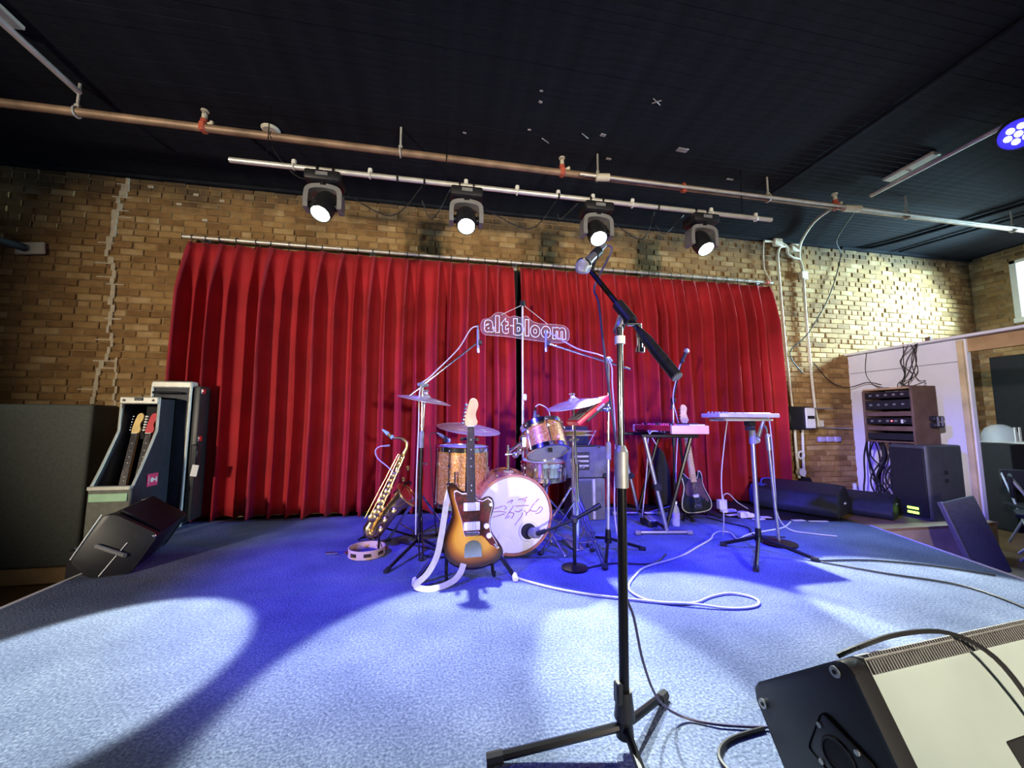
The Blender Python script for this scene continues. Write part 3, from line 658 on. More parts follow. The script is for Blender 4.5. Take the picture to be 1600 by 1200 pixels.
# ================================================================== TRIPOD MICROPHONE STANDS
def tripod(t, x, y, legs, hub=.11, mt='black_metal', r=.011):
    B().cyl((x, y, hub-.045), (x, y, hub+.05), .026, .018, n=14).build('hub', mt, t)
    for (fx, fy) in legs:
        u = V(fx-x, fy-y, 0).normalized()
        l = B().cyl(V(x, y, hub-.02)+u*.02, (fx, fy, .014), r, n=8).build('leg', mt, t)
        B().cyl(V(fx, fy, .014)-u*.04+V(0, 0, .004), V(fx, fy, .012)+u*.006, r+.004, n=8).build('rubber_foot', 'matte_black', l)
def pole(t, a, b, zc, r0, r1, m0, m1, mc='grey_plastic'):
    a, b = Vector(a), Vector(b); c = a.lerp(b, (zc-a.z)/(b.z-a.z))
    B().cyl(a, c, r0, n=14).build('lower_tube', m0, t); B().cyl(c, b, r1, n=14).build('upper_tube', m1, t)
    d = (b-a).normalized(); B().cyl(c-d*.055, c+d*.055, r0+.007, n=14).cyl(c+d*.055, c+d*.075, r0+.007, r1+.002, n=14).build('clutch', mc, t)
def boom(t, a, b, piv, r=.008, mt='chrome'):
    a, b, piv = Vector(a), Vector(b), Vector(piv); d = (b-a).normalized(); bm_ = B().cyl(a, b, r, n=10).build('boom', mt, t)
    B().box(piv, (.035, .04, .05), bev=.01).cyl(piv-V(.03, .03, 0), piv+V(.035, .03, 0), .014).build('boom_clamp', 'grey_plastic', t)
    return bm_
def pencil_mic(label, top, bot):
    top, bot = Vector(top), Vector(bot); t = thing('pencil_microphone', label, 'microphone', tuple(bot), 'overhead pencil microphones')
    B().cyl(bot+(top-bot)*.2, top, .011, n=12).build('body', 'mic_grey', t); B().cyl(bot, bot+(top-bot)*.2, .0115, n=12).build('capsule', 'steel', t)
    B().cyl(top, top+(top-bot)*.2, .008).build('connector', 'chrome', t)
    B().box(bot+(top-bot)*.45+V(.016, 0, 0), (.03, .026, .04), bev=.006).build('clip', 'black', t)
# left overhead
t = thing('boom_stand', 'black microphone boom stand with chrome arm over the saxophone side', 'microphone stand', (-.14, 2.98, 0), 'overhead boom stands')
tripod(t, -.14, 2.98, ((-.32, 2.6), (.1, 2.83), (-.2, 3.32))); pole(t, (-.14, 2.98, .1), (-.145, 3.02, 1.235), .80, .013, .009, 'black_metal', 'chrome')
boom(t, (-.245, 3.02, 1.135), (.272, 3.08, 1.58), (-.145, 3.02, 1.225))
B().tube([(.28, 3.08, 1.72), (.22, 3.08, 1.69), (.12, 3.07, 1.52), (-.08, 3.03, 1.3), (-.16, 3.0, 1.2), (-.165, 2.99, .9), (-.17, 2.98, .5), (-.165, 2.98, .12)], .005, 5).build('cable', 'cable_white', t)
pencil_mic('slim pencil microphone on the left chrome boom', (.28, 3.08, 1.69), (.284, 3.08, 1.50))
# right overhead
t = thing('boom_stand', 'chrome microphone boom stand between the drums and the keyboard', 'microphone stand', (1.225, 2.74, 0), 'overhead boom stands')
tripod(t, 1.225, 2.74, ((1.06, 2.42), (1.5, 2.72), (1.2, 3.06))); pole(t, (1.225, 2.74, .1), (1.262, 2.75, 1.43), .72, .013, .010, 'steel', 'chrome')
boom(t, (.775, 2.75, 1.53), (1.442, 2.75, 1.354), (1.262, 2.75, 1.42))
B().tube([(.763, 2.75, 1.62), (.82, 2.75, 1.6), (1.0, 2.74, 1.5), (1.25, 2.73, 1.42), (1.275, 2.72, 1.2), (1.29, 2.72, .8), (1.27, 2.72, .3), (1.3, 2.7, .02)], .005, 5).build('cable', 'cable_lav', t)
pencil_mic('slim pencil microphone on the right chrome boom, in front of the sign', (.763, 2.75, 1.61), (.762, 2.75, 1.466))
# kick mic
t = thing('short_boom_stand', 'short black boom stand reaching into the bass drum', 'microphone stand', (.87, 2.47, 0))
B().lathe([(0, 0), (.085, 0), (.085, .012), (.03, .022), (.014, .024), (.002, .024)], Matrix.Translation((.87, 2.47, 0)), 24).build('round_base', 'black_metal', t)
B().cyl((.87, 2.47, .02), (.87, 2.47, .3), .012).build('post', 'black_metal', t)
B().box((.87, 2.47, .31), (.04, .045, .05), bev=.01).build('boom_clamp', 'black', t)
B().cyl((.70, 2.56, .22), (.87, 2.47, .31), .009).cyl((.87, 2.47, .31), (1.0, 2.40, .4), .013).cyl((.98, 2.41, .386), (1.02, 2.39, .414), .018).build('boom', 'black_metal', t)
t = thing('kick_microphone', 'dark bass drum microphone in the white port ring', 'microphone', (.64, 2.64, .19))
B().cyl((.64, 2.67, .18), (.655, 2.6, .195), .035, .032, n=20).build('body', 'mic_grey', t); B().sph((.64, 2.672, .18), .036, (1, .5, 1)).build('grille', 'mic_grille', t)
B().cyl((.655, 2.6, .195), (.70, 2.56, .22), .016).build('clip', 'black', t)
# red sample pad
c = V(1.035, 2.62, 1.025); d = V(.77, 0, .62).normalized()
rot = Matrix((d, V(0, 1, 0), d.cross(V(0, 1, 0)))).transposed()
t = thing('sample_pad', 'red electronic sample pad tilted beside the right crash cymbal', 'drum pad', tuple(c))
B().box(c, (.30, .24, .035), rot, bev=.008, seg=2).build('casing', 'red_key', t)
B().box(c+rot @ V(.02, 0, -.028), (.2, .2, .024), rot, bev=.004).build('underside', 'black', t)
for i in range(3):
    for j in range(3): B().box(c+rot @ V(-.09+.09*i, -.07+.07*j, .02), (.08, .06, .01), rot, bev=.004).build('pad', 'grey_plastic', t)
B().box(c+rot @ V(.05, -.122, -.01), (.07, .006, .014), rot).build('display', 'cable_lav', t)
B().cyl(c+rot @ V(.06, 0, -.04), (1.2, 2.66, 1.04), .012).cyl((1.2, 2.66, 1.04), (1.235, 2.74, 1.1), .012).sph((1.2, 2.66, 1.04), .025, u=10, v=8).box(c+rot @ V(.05, 0, -.045), (.1, .08, .01), rot).box((1.24, 2.745, 1.1), (.04, .045, .05), bev=.01).build('mount', 'chrome', t)

# front vocal stand
t = thing('vocal_stand', 'tall vocal microphone stand with angled boom in the foreground', 'microphone stand', (.545, 1.13, 0))
tripod(t, .545, 1.13, ((.15, 1.155), (.775, 1.30), (.50, .78)), .085, r=.0125)
pole(t, (.545, 1.13, .07), (.566, 1.145, 1.255), .80, .0145, .0105, 'black_metal', 'chrome', 'dull_steel')
B().cyl((.545, 1.13, .09), (.545, 1.13, .165), .03, .022, n=16).box((.523, 1.12, .165), (.02, .03, .06), bev=.005).build('leg_lock', 'black', t)
A, Z = V(.536, 1.30, 1.500), V(.668, 1.0, 1.08); d = (Z-A).normalized()
B().cyl(A, A+(Z-A)*.72, .0095, n=12).build('boom', 'black_metal', t)
B().cyl(A+(Z-A)*.70, Z, .017, n=16).cyl(A+(Z-A)*.62, A+(Z-A)*.70, .011, .017, n=16).build('counterweight', mat('scuffed_blue_black', (.012, .012, .02), .45, 0, noise=.6, nscale=60), t)
B().cyl(Z, Z+d*.004, .0165, n=16).build('weight_cap', 'mic_grey', t)
pv = A.lerp(Z, .45)
cl = B().cyl(pv-d*.045, pv+d*.045, .02, n=16).build('boom_clamp', 'black', t)
B().box(pv+V(-.012, .005, -.035), (.03, .035, .085), Euler((0, .35, 0)).to_matrix(), bev=.01).build('clamp_arm', 'mic_grey', t)
B().cyl((.566, 1.145, 1.2), (.566, 1.145, 1.225), .017).build('top_ring', 'white', t)
B().cyl((.585, 1.13, 1.262), (.62, 1.12, 1.262), .006).cyl((.62, 1.12, 1.262), (.622, 1.12, 1.18), .0095).cyl((.622, 1.12, 1.185), (.622, 1.12, 1.17), .015).build('wing_handle', 'chrome', t)
t = thing('vocal_microphone', 'silver vocal microphone clipped to the top of the foreground boom', 'microphone', (.49, 1.28, 1.49))
h0, h1 = V(.461, 1.20, 1.472), V(.560, 1.27, 1.575); d = (h1-h0).normalized()
B().lathe([(.012, .03), (.0165, .05), (.012, .14), (.011, .16)], frame(h0, d), 18).build('body', mat('silver_mic_body', (.4, .4, .48), .3, .8), t)
B().lathe([(.004, -.024), (.016, -.018), (.024, -.002), (.0255, .012), (.02, .034), (.013, .04)], frame(h0, d), 20).build('grille', 'mic_grille', t)
B().torus(h0+d*.012, d, .0255, .0035, 24, 6).build('grille_band', 'chrome', t)
B().cyl(h0+d*.1, h0+d*.14, .0185, n=14).cyl(h0+d*.12, A, .008).build('clip', 'black', t)
B().cyl(h0+d*.16, h0+d*.2, .0095).build('plug', 'mic_grey', t)
e = h0+d*.2
b = B(); b.tube([e, e+V(.012, .01, .006), e+V(.026, .0, -.02), V(.552, 1.31, 1.45), V(.558, 1.29, 1.38), V(.562, 1.26, 1.2), V(.575, 1.24, 1.0), V(.585, 1.19, .7), V(.565, 1.15, .45), V(.585, 1.135, .36), V(.62, 1.15, .22), V(.69, 1.19, .08), V(.78, 1.2, .012), V(.88, 1.155, .008), V(1.02, 1.12, .008)], .004, 6)
one(b, 'microphone_cable', mat('violet_black_cable', (.05, .04, .1), .45), 'dark microphone cable running from the vocal microphone to the front monitor', 'cable', (.6, 1.2, .01))

# ================================================================== SUNBURST GUITAR ON ITS STAND
def gtr_frame(bot, top):
    bot, top = Vector(bot), Vector(top); z = (top-bot).normalized(); y = V(0, 1, 0); y = (y-z*y.dot(z)).normalized(); x = y.cross(z)
    m_ = Matrix((x, y, z)).transposed().to_4x4(); m_.translation = bot; return m_
def body_mesh(name, outline, thick, fm, mt, parent, ctr, rings_=(1, .93, .84, .72, .58, .4, .2)):
    """front at local y=-thick, edges rounded; burst attribute = 1 - ring"""
    pts = [Vector((p.x, p.y)) for p in catmull([(x, z, 0) for x, z in outline], 4, True)]
    c = Vector(ctr); vs, fs, bt = [], [], []; n = len(pts)
    def add(sc_, y, bv):
        for p in pts:
            q = c+(p-c)*sc_; vs.append(fm @ V(q.x, y, q.y)); bt.append(bv)
    add(.96, 0, 0); add(1, -.008, 0); add(1, -thick+.008, 0)
    for s in (.97,)+tuple(rings_[1:]): add(s, -thick, 1-s if s < .95 else 0)
    nl = len(vs)//n
    for k in range(nl-1):
        for i in range(n): a = k*n+i; a2 = k*n+(i+1) % n; fs.append((a, a2, a2+n, a+n))
    fs.append(tuple(range(n))[::-1]); fs.append(tuple((nl-1)*n+i for i in range(n)))
    off = OFF[parent.name]
    me = bpy.data.meshes.new(name); me.from_pydata([tuple(v-off) for v in vs], [], fs); me.materials.append(M[mt])
    at = me.attributes.new('burst', 'FLOAT', 'POINT'); at.data.foreach_set('value', [min(1, q*1.9) for q in bt])
    bm_ = bmesh.new(); bm_.from_mesh(me); bmesh.ops.recalc_face_normals(bm_, faces=bm_.faces[:]); bm_.to_mesh(me); bm_.free()
    me.polygons.foreach_set('use_smooth', [True]*len(me.polygons)); me.set_sharp_from_angle(angle=R(50))
    o = bpy.data.objects.new(name, me); COL.objects.link(o); o.parent = parent; OFF[o.name] = off; return o
def neckset(t, fm, z0, z1, w0, w1, yf, fret_mt, head, nt, side, nfret, tuner_mt='chrome', head_mt='maple', strings=6, zbr=.2):
    Q = lambda x, y, z: fm @ V(x, y, z)
    nb = B().rings([[Q(-w0/2, yf, z0), Q(w0/2, yf, z0), Q(w0/2, yf+.018, z0), Q(-w0/2, yf+.018, z0)], [Q(-w1/2, yf, z1), Q(w1/2, yf, z1), Q(w1/2, yf+.016, z1), Q(-w1/2, yf+.016, z1)]]).build('neck', head_mt, t)
    fb = B().rings([[Q(-w0/2, yf-.006, z0), Q(w0/2, yf-.006, z0), Q(w0/2, yf, z0), Q(-w0/2, yf, z0)], [Q(-w1/2, yf-.006, z1), Q(w1/2, yf-.006, z1), Q(w1/2, yf, z1), Q(-w1/2, yf, z1)]]).build('fretboard', fret_mt, t)
    b = B(); L_ = (z1-zbr)
    for k in range(1, nfret+1):
        z = zbr+L_*2**(-k/12)
        if z < z0: break
        wq = w0+(w1-w0)*(z-z0)/(z1-z0); b.cyl(Q(-wq/2, yf-.007, z), Q(wq/2, yf-.007, z), .0012, n=4)
    b.build('frets', 'chrome', fb)
    b = B()
    for k in (3, 5, 7, 9, 15, 17):
        z = zbr+L_*(2**(-k/12)+2**(-(k-1)/12))/2
        if z > z0: b.cyl(Q(0, yf-.0065, z), Q(0, yf-.008, z), .0045, n=10)
    b.build('inlays', 'pg_white', fb)
    B().prism([(p.x, p.y) for p in catmull([(x, z, 0) for x, z in head], 4, True)], .015, fm @ Matrix(((1, 0, 0, 0), (0, 0, 1, yf-.002), (0, 1, 0, z1), (0, 0, 0, 1))), bev=.002).build('headstock', head_mt, t)
    B().box(Q(0, yf-.008, z1), (w1, .008, .006)).build('nut', 'pg_white', t)
    for (x, z) in nt:
        B().cyl(Q(x, yf+.004, z1+z), Q(x+side*.012, yf+.004, z1+z), .004, n=6).sph(Q(x+side*.016, yf+.004, z1+z), .011, (1, .5, .8), u=8, v=6).build('tuner', tuner_mt, t)
    for k in range(strings):
        x0 = (k-(strings-1)/2)*w0*.82/(strings-1); x1 = (k-(strings-1)/2)*w1*.8/(strings-1)
        B().cyl(Q(x0*1.05, yf-.016, zbr), Q(x1, yf-.011, z1), .0011 if strings == 6 else .0018, n=4).build('string', 'chrome', t)
zs = lambda l: [((x-365)/1680, (1010-y)/1680) for x, y in l]
GO = zs([(115, 160), (150, 140), (195, 160), (255, 222), (300, 240), (415, 318), (470, 325), (540, 300), (590, 325), (607, 395), (580, 490), (562, 570), (580, 660), (640, 750), (685, 830), (680, 895), (630, 950), (540, 985), (420, 1008), (300, 1000), (190, 962), (115, 895), (78, 800), (88, 690), (130, 580), (165, 470), (155, 360), (125, 250)])
G = gtr_frame((.2, 2.44, .055), (.185, 2.53, 1.04))
t = thing('electric_guitar', 'sunburst electric guitar with tortoiseshell guard standing before the bass drum', 'guitar', (.2, 2.44, .0))
body_mesh('body', GO, .042, G, 'sunburst', t, (.0, .24))
PG = zs([(190, 240), (215, 230), (270, 262), (315, 262), (330, 300), (410, 300), (425, 332), (480, 345), (540, 320), (575, 345), (585, 400), (560, 490), (545, 570), (560, 660), (610, 750), (640, 810), (620, 815), (560, 780), (500, 710), (470, 685), (300, 685), (285, 640), (270, 540), (225, 400), (195, 300)])
yz = lambda d: G @ Matrix(((1, 0, 0, 0), (0, 0, 1, d), (0, 1, 0, 0), (0, 0, 0, 1)))
B().prism([(x*1.02, .24+(z-.24)*1.02) for x, z in PG], .002, yz(-.0445)).build('pickguard_edge', 'pg_white', t)
pg = B().prism([(x*.985, .24+(z-.24)*.985) for x, z in PG], .002, yz(-.0465)).build('pickguard', 'tortoise', t)
gp_ = lambda x, y, d: G @ V((x-365)/1680, d, (1010-y)/1680)
for y in (392, 583): B().box(gp_(368, y, -.052), (.1, .012, .05), G.to_3x3(), bev=.006, seg=2).build('pickup', 'pg_white', t)
for q in ((565, 383, .009), (517, 590, .016), (541, 685, .016)): B().cyl(gp_(q[0], q[1], -.046), gp_(q[0], q[1], -.06), q[2], n=16).build('knob', 'pg_white', t)
B().box(gp_(368, 655, -.054), (.09, .016, .02), G.to_3x3(), bev=.004).build('bridge', 'chrome', t)
tp = B().prism([(-.052, 0), (.052, 0), (.052, .05), (.045, .075), (.025, .092), (0, .097), (-.025, .092), (-.045, .075), (-.052, .05)], .004, G @ Matrix.Translation(((378-365)/1680, 0, (885-1010)/-1680)) @ Matrix(((1, 0, 0, 0), (0, 0, 1, -.048), (0, 1, 0, 0), (0, 0, 0, 1))))
tp.build('tailpiece', 'chrome', t)
B().tube([gp_(600, 770, -.046), gp_(625, 800, -.05)], .008, 8, smooth=False).build('jack', 'chrome', t)
neckset(t, G, .40, .86, .054, .043, -.05, 'rosewood', [(-.022, 0), (.022, 0), (.044, .022), (.036, .05), (.032, .085), (.044, .112), (.05, .145), (.034, .175), (.004, .176), (-.012, .14), (-.032, .06), (-.036, .02)], [(-.034+.0045*k, .022+k*.023) for k in range(6)], -1, 21, zbr=.215)
# tube stand for it
gs = thing('guitar_stand', 'tubular guitar stand with black feet holding the sunburst guitar', 'guitar stand', (.17, 2.55, 0))
B().tube([(-.13, 2.40, .014), (-.02, 2.44, .14), (.08, 2.50, .22), (.16, 2.56, .25)], .013, 8).build('leg', 'black_metal', gs)
B().tube([(.455, 2.37, .014), (.36, 2.43, .14), (.25, 2.5, .22), (.16, 2.56, .25)], .013, 8).build('leg', 'black_metal', gs)
B().cyl((.16, 2.56, .25), (.18, 2.95, .014), .012).build('leg', 'black_metal', gs)
B().cyl((.17, 2.56, .22), (.18, 2.60, .82), .011).build('post', 'black_metal', gs)
B().tube([(.13, 2.50, .83), (.14, 2.59, .83), (.18, 2.61, .83), (.22, 2.59, .83), (.235, 2.50, .83)], .01, 6).build('neck_fork', 'black_metal', gs)
for x in (.05, .33): B().tube([(x, 2.51, .24), (x, 2.44, .045), (x, 2.37, .03), (x, 2.36, .06)], .01, 6).build('cradle_arm', 'black_metal', gs)
for p in ((-.13, 2.40), (.455, 2.37)): B().cyl((p[0], p[1]+.01, .025), (p[0], p[1]-.03, .012), .018).build('foot_cap', 'white', gs)
# strap
pts = catmull([(.065, 2.49, .53), (.045, 2.45, .46), (.03, 2.43, .36), (.015, 2.41, .26), (-.01, 2.39, .15), (-.06, 2.36, .07), (-.12, 2.33, .022), (-.06, 2.30, .01), (.02, 2.31, .014), (.09, 2.34, .03), (.13, 2.37, .06), (.15, 2.40, .1)], 5)
rs = []
for i, p in enumerate(pts):
    d = (pts[min(i+1, len(pts)-1)]-pts[max(i-1, 0)]).normalized(); s = d.cross(V(0, -.6, .8)).normalized(); n_ = s.cross(d)
    rs.append([p+s*.018+n_*.0015, p-s*.018+n_*.0015, p-s*.018-n_*.0015, p+s*.018-n_*.0015])
b = B(); b.rings(rs); one(b, 'guitar_strap', 'strap', 'cream guitar strap hanging off the sunburst guitar onto the carpet', 'strap', (-.05, 2.36, .012))

# ================================================================== SAXOPHONE, TAMBOURINE
t = thing('saxophone', 'brass saxophone leaning on its stand left of the drums', 'saxophone', (-.5, 3.15, .08))
y = 3.15
nk = B().tube([(-.363, y, .812), (-.325, y, .815), (-.29, y, .805), (-.262, y, .775), (-.262, y, .735), (-.27, y, .715)], [.010, .0125, .015, .017], 12); nk.build('neck', 'brass', t)
B().tube([(-.45, y, .88), (-.41, y, .849), (-.368, y, .815)], [.006, .014, .017, .016], 10, smooth=False).build('mouthpiece', mat('pale_blue_mouthpiece', (.25, .45, .7), .35), t)
B().cyl((-.405, y, .845), (-.385, y, .828), .0185).build('ligature', 'brass', t)
bd = B().tube([(-.268, y, .722), (-.331, y, .564), (-.419, y, .358), (-.5, y, .178), (-.522, y, .135), (-.512, y, .098), (-.474, y, .098), (-.435, y-.02, .15), (-.395, y-.04, .215), (-.35, y-.06, .28), (-.30, y-.075, .335), (-.262, y-.085, .37), (-.235, y-.09, .392)], [.019, .024, .03, .036, .041, .043, .044, .046, .05, .055, .062, .08, .105], 20)
bd = bd.build('body', 'brass', t)
B().torus((-.235, y-.09, .392), (.62, -.2, .55), .105, .005, 36, 6).build('bell_rim', 'brass', t)
b = B()
d = V(-.231, 0, -.545).normalized(); sd = V(0, -1, 0); px_ = d.cross(sd)
for k in range(13):
    p = V(-.285, y, .68)+d*(k*.042); r = .014+.0014*k; o_ = sd*(.026+.0013*k)+px_*(.012*math.sin(k*1.7))
    b.lathe([(r, 0), (r*1.05, .004), (r*.8, .008), (.002, .009)], frame(p+o_, sd), 12)
b.build('key_cups', 'brass', t)
b = B()
for s in (-.016, .016, .032): b.cyl(V(-.29, y-.035, .68)+px_*s, V(-.29, y-.045, .68)+d*.52+px_*s*1.8, .003, n=5)
for k in range(14): b.sph(V(-.29, y-.04, .67)+d*(.04*k)+px_*.018, .0065, u=6, v=5)
b.build('key_rods', 'brass', t)
for k in range(5): B().box(V(-.285, y-.03, .6)+d*(.09*k)-px_*(.045+.004*k), (.026, .024, .04), bev=.008).build('palm_key', 'brass', t)
for p in ((-.40, y-.1, .22), (-.43, y-.09, .15), (-.335, y-.125, .29)): B().lathe([(.028, 0), (.029, .006), (.02, .012), (.002, .013)], frame(p, (-.4, -.8, .3)), 16).build('bell_key', 'brass', t)
t = thing('saxophone_stand', 'black folding saxophone stand under the brass saxophone', 'stand', (-.42, 3.2, 0))
B().cyl((-.5, 3.17, .06), (-.3, 3.2, .43), .008).build('post', 'black_metal', t)
B().tube([(-.34, 3.1, .4), (-.3, 3.2, .43), (-.24, 3.2, .47), (-.22, 3.12, .46)], .008, 6).build('bell_rest', 'black_metal', t)
B().tube([(-.56, 3.12, .08), (-.5, 3.17, .06), (-.48, 3.1, .07)], .009, 6).build('bottom_rest', 'black_metal', t)
for f_ in ((-.62, 3.3), (-.2, 3.32), (-.42, 2.97)): B().cyl((-.45, 3.18, .14), (*f_, .012), .008).build('leg', 'black_metal', t)
t = thing('tambourine', 'pale wooden tambourine on the carpet below the saxophone', 'tambourine', (-.5, 2.96, 0))
tx, ty = -.50, 2.97
B().lathe([(.125, .004), (.125, .06), (.117, .06), (.117, .004), (.125, .004)], Matrix.Translation((tx, ty, 0)), 40, caps=False).build('frame', mat('pale_birch', (.62, .44, .34), .5, noise=.1), t)
for k in range(8):
    a = k*math.pi/4+.2; c, s = math.cos(a), math.sin(a)
    B().box((tx+.1255*c, ty+.1255*s, .032), (.004, .046, .022), Euler((0, 0, a)).to_matrix()).build('jingle_slot', 'matte_black', t)
    for dz in (-.004, .004): B().cyl((tx+.124*c, ty+.124*s, .031+dz), (tx+.124*c, ty+.124*s, .0325+dz), .02, n=12).build('jingle', 'brass', t)
tag(one(B().cyl((-.78, 3.0, .012), (-.72, 3.0, .012), .012).cyl((-.72, 3.0, .012), (-.70, 3.0, .012), .008), 'cable_plug', 'chrome', 'chrome cable plug on the carpet left of the tambourine', 'plug', (-.74, 3.0, 0)), 'chrome cable plug on the carpet left of the tambourine', 'plug')
t = thing('saxophone_microphone', 'thin gooseneck microphone beside the saxophone neck', 'microphone', (-.46, 3.12, .6))
B().tube([(-.34, 3.12, .54), (-.40, 3.12, .6), (-.47, 3.12, .66), (-.49, 3.12, .72), (-.46, 3.12, .75), (-.42, 3.12, .755)], .005, 6).build('gooseneck', 'cable_lav', t); B().cyl((-.425, 3.12, .755), (-.385, 3.12, .758), .008).build('capsule', 'mic_grille', t)

# ================================================================== KEYBOARD AND STAND
az = R(9); ky = V(math.sin(az), math.cos(az), 0); kx = V(math.cos(az), -math.sin(az), 0)
KR = Matrix((kx, ky, V(0, 0, 1))).transposed(); k0 = V(1.91, 2.95, .845); KL = .95
KP = lambda x, y, z: k0+kx*x+ky*y+V(0, 0, z)
t = thing('stage_keyboard', 'red stage keyboard with pale end block on a folding stand', 'keyboard', tuple(k0))
B().box(KP(.16, KL/2+.03, .045), (.305, KL-.04, .05), KR, bev=.004).build('casing', 'red_key', t)
B().box(KP(.16, KL/2+.03, .014), (.3, KL-.04, .03), KR, bev=.003).build('underside', 'black', t)
for y_, nm in ((.015, 'end_block'), (KL+.01, 'end_block')): B().box(KP(.155, y_, .036), (.318, .035, .072), KR, bev=.006, seg=2).build(nm, 'keycheek', t)
wk = B().box((0, 0, 0), (.135, .0205, .014), bev=.002).build('white_key', 'pg_white'); wm = wk.data; bpy.data.objects.remove(wk)
bk = B().box((0, 0, 0), (.085, .011, .012), bev=.002).build('black_key', 'black'); bmz = bk.data; bpy.data.objects.remove(bk)
for k in range(40):
    o = bpy.data.objects.new('white_key', wm); COL.objects.link(o); o.parent = t; o.location = KP(.24, .06+k*.0218, .074)-OFF[t.name]; o.rotation_euler = (0, 0, -az)
    if k % 7 in (0, 1, 3, 4, 5):
        o = bpy.data.objects.new('black_key', bmz); COL.objects.link(o); o.parent = t; o.location = KP(.215, .071+k*.0218, .085)-OFF[t.name]; o.rotation_euler = (0, 0, -az)
for k in range(16): B().cyl(KP(.06+.04*(k % 2), .12+.052*k, .07), KP(.06+.04*(k % 2), .12+.052*k, .088), .009, n=10).build('knob', 'pink' if k % 3 else 'black', t)
for k in range(7): B().cyl(KP(-.004, .15+.07*k, .014), KP(.004, .15+.07*k, .014), .008, n=10).build('jack', 'chrome', t)
b = B(); b.tube([KP(-.01, .28, .014), KP(-.06, .3, .01), KP(-.08, .34, -.08), KP(-.07, .4, -.3), KP(-.1, .5, -.83)], .005, 6); b.tube([KP(-.01, .42, .014), KP(-.05, .4, .02), KP(-.08, .3, .0), KP(-.05, .22, -.1)], .004, 6); b.build('cables', 'cable_white', t)
t = thing('keyboard_stand', 'black and steel crossed keyboard stand under the red keyboard', 'keyboard stand', tuple(KP(.15, .45, 0).xy)+(0,))
for y_ in (.1, .78):
    B().cyl(KP(-.28, y_, -.825), KP(.16, y_, -.825), .014, n=8).build('foot_bar', 'steel', t)
    for x_ in (-.28, .16): B().box(KP(x_, y_, -.825), (.05, .045, .035), KR, bev=.008).build('foot_cap', 'grey_plastic', t)
    B().cyl(KP(-.03, y_, -.82), KP(-.2, y_+.0, -.03), .017, n=8).build('leg', 'steel', t)
    B().cyl(KP(-.03, y_+.03, -.82), KP(.22, y_+.03, -.03), .017, n=8).build('leg', 'black_metal', t)
    B().box(KP(.02, y_, -.02), (.5, .035, .03), KR, bev=.006).build('top_arm', 'black_metal', t)
    B().cyl(KP(-.1, y_-.02, -.45), KP(-.1, y_+.05, -.45), .032, n=14).build('lock_knob', 'matte_black', t)
B().cyl(KP(-.03, .1, -.8), KP(-.03, .78, -.8), .013, n=8).build('cross_bar', 'black_metal', t)
# vocal stand behind the keyboard
t = thing('boom_stand', 'dark microphone stand rising behind the red keyboard', 'microphone stand', (2.38, 3.68, 0))
tripod(t, 2.38, 3.68, ((2.1, 3.74), (2.55, 3.92), (2.38, 3.38))); pole(t, (2.38, 3.68, .1), (2.40, 3.67, 1.16), .75, .013, .009, 'black_metal', 'steel', 'black')
B().box((2.40, 3.67, 1.17), (.04, .05, .06), bev=.01).build('boom_clamp', 'black', t)
B().cyl((2.37, 3.67, 1.08), (2.50, 3.66, 1.57), .01).build('boom', 'black_metal', t)
B().tube([(2.51, 3.66, 1.6), (2.45, 3.65, 1.45), (2.38, 3.64, 1.2), (2.41, 3.63, 1.0), (2.43, 3.64, .9), (2.40, 3.66, .5), (2.40, 3.69, .05)], .005, 5).build('cable', 'cable_white', t)
t = thing('vocal_microphone', 'round-headed vocal microphone above the keyboard, silver grille', 'microphone', (2.53, 3.65, 1.62))
B().sph((2.565, 3.65, 1.70), .031).build('grille', 'mic_grille', t); B().cyl((2.557, 3.65, 1.685), (2.50, 3.66, 1.56), .02, .012, n=14).build('body', 'black', t); B().cyl((2.52, 3.657, 1.604), (2.51, 3.658, 1.582), .023, n=14).build('clip', 'black', t)

# ================================================================== BASS GUITAR
BG = gtr_frame((2.50, 3.52, .06), (2.44, 3.63, 1.10))
zb_ = lambda l: [((x-300)/810, (1085-y)/900) for x, y in l]
BO = zb_([(222, 742), (238, 765), (262, 790), (300, 805), (340, 795), (358, 760), (362, 735), (376, 740), (385, 775), (382, 830), (392, 890), (415, 950), (432, 1000), (428, 1050), (400, 1075), (340, 1085), (260, 1085), (205, 1075), (175, 1040), (180, 980), (200, 920), (215, 860), (210, 800), (208, 755)])
t = thing('bass_guitar', 'worn black bass guitar with brown guard leaning by the curtain', 'guitar', (2.5, 3.52, 0))
body_mesh('body', BO, .042, BG, 'bassbody', t, (.0, .15))
b = B(); b.tube([BG @ V(p.x*1.005, -.036, p.y) for p in catmull([(x, z, 0) for x, z in BO], 3, True)], .006, 5, closed=True, smooth=False); b.build('edge_binding', 'strap', t)
PGb = zb_([(225, 850), (262, 800), (300, 812), (345, 800), (365, 790), (372, 830), (375, 880), (392, 940), (412, 985), (400, 1010), (375, 985), (350, 955), (260, 948), (225, 935), (215, 900)])
B().prism(PGb, .003, BG @ Matrix(((1, 0, 0, 0), (0, 0, 1, -.046), (0, 1, 0, 0), (0, 0, 0, 1)))).build('pickguard', 'brownguard', t)
for (x, y_, sx, sz) in ((-.0, .155, .06, .03), (.01, .055, .08, .045)): B().box(BG @ V(x, -.05, y_), (sx, .014, sz), BG.to_3x3(), bev=.005).build('pickup' if y_ > .1 else 'bridge', 'chrome' if y_ < .1 else 'pg_white', t)
for k in range(3): B().cyl(BG @ V(.08+.018*k, -.045, .12-.03*k), BG @ V(.08+.018*k, -.06, .12-.03*k), .011, n=12).build('knob', 'chrome', t)
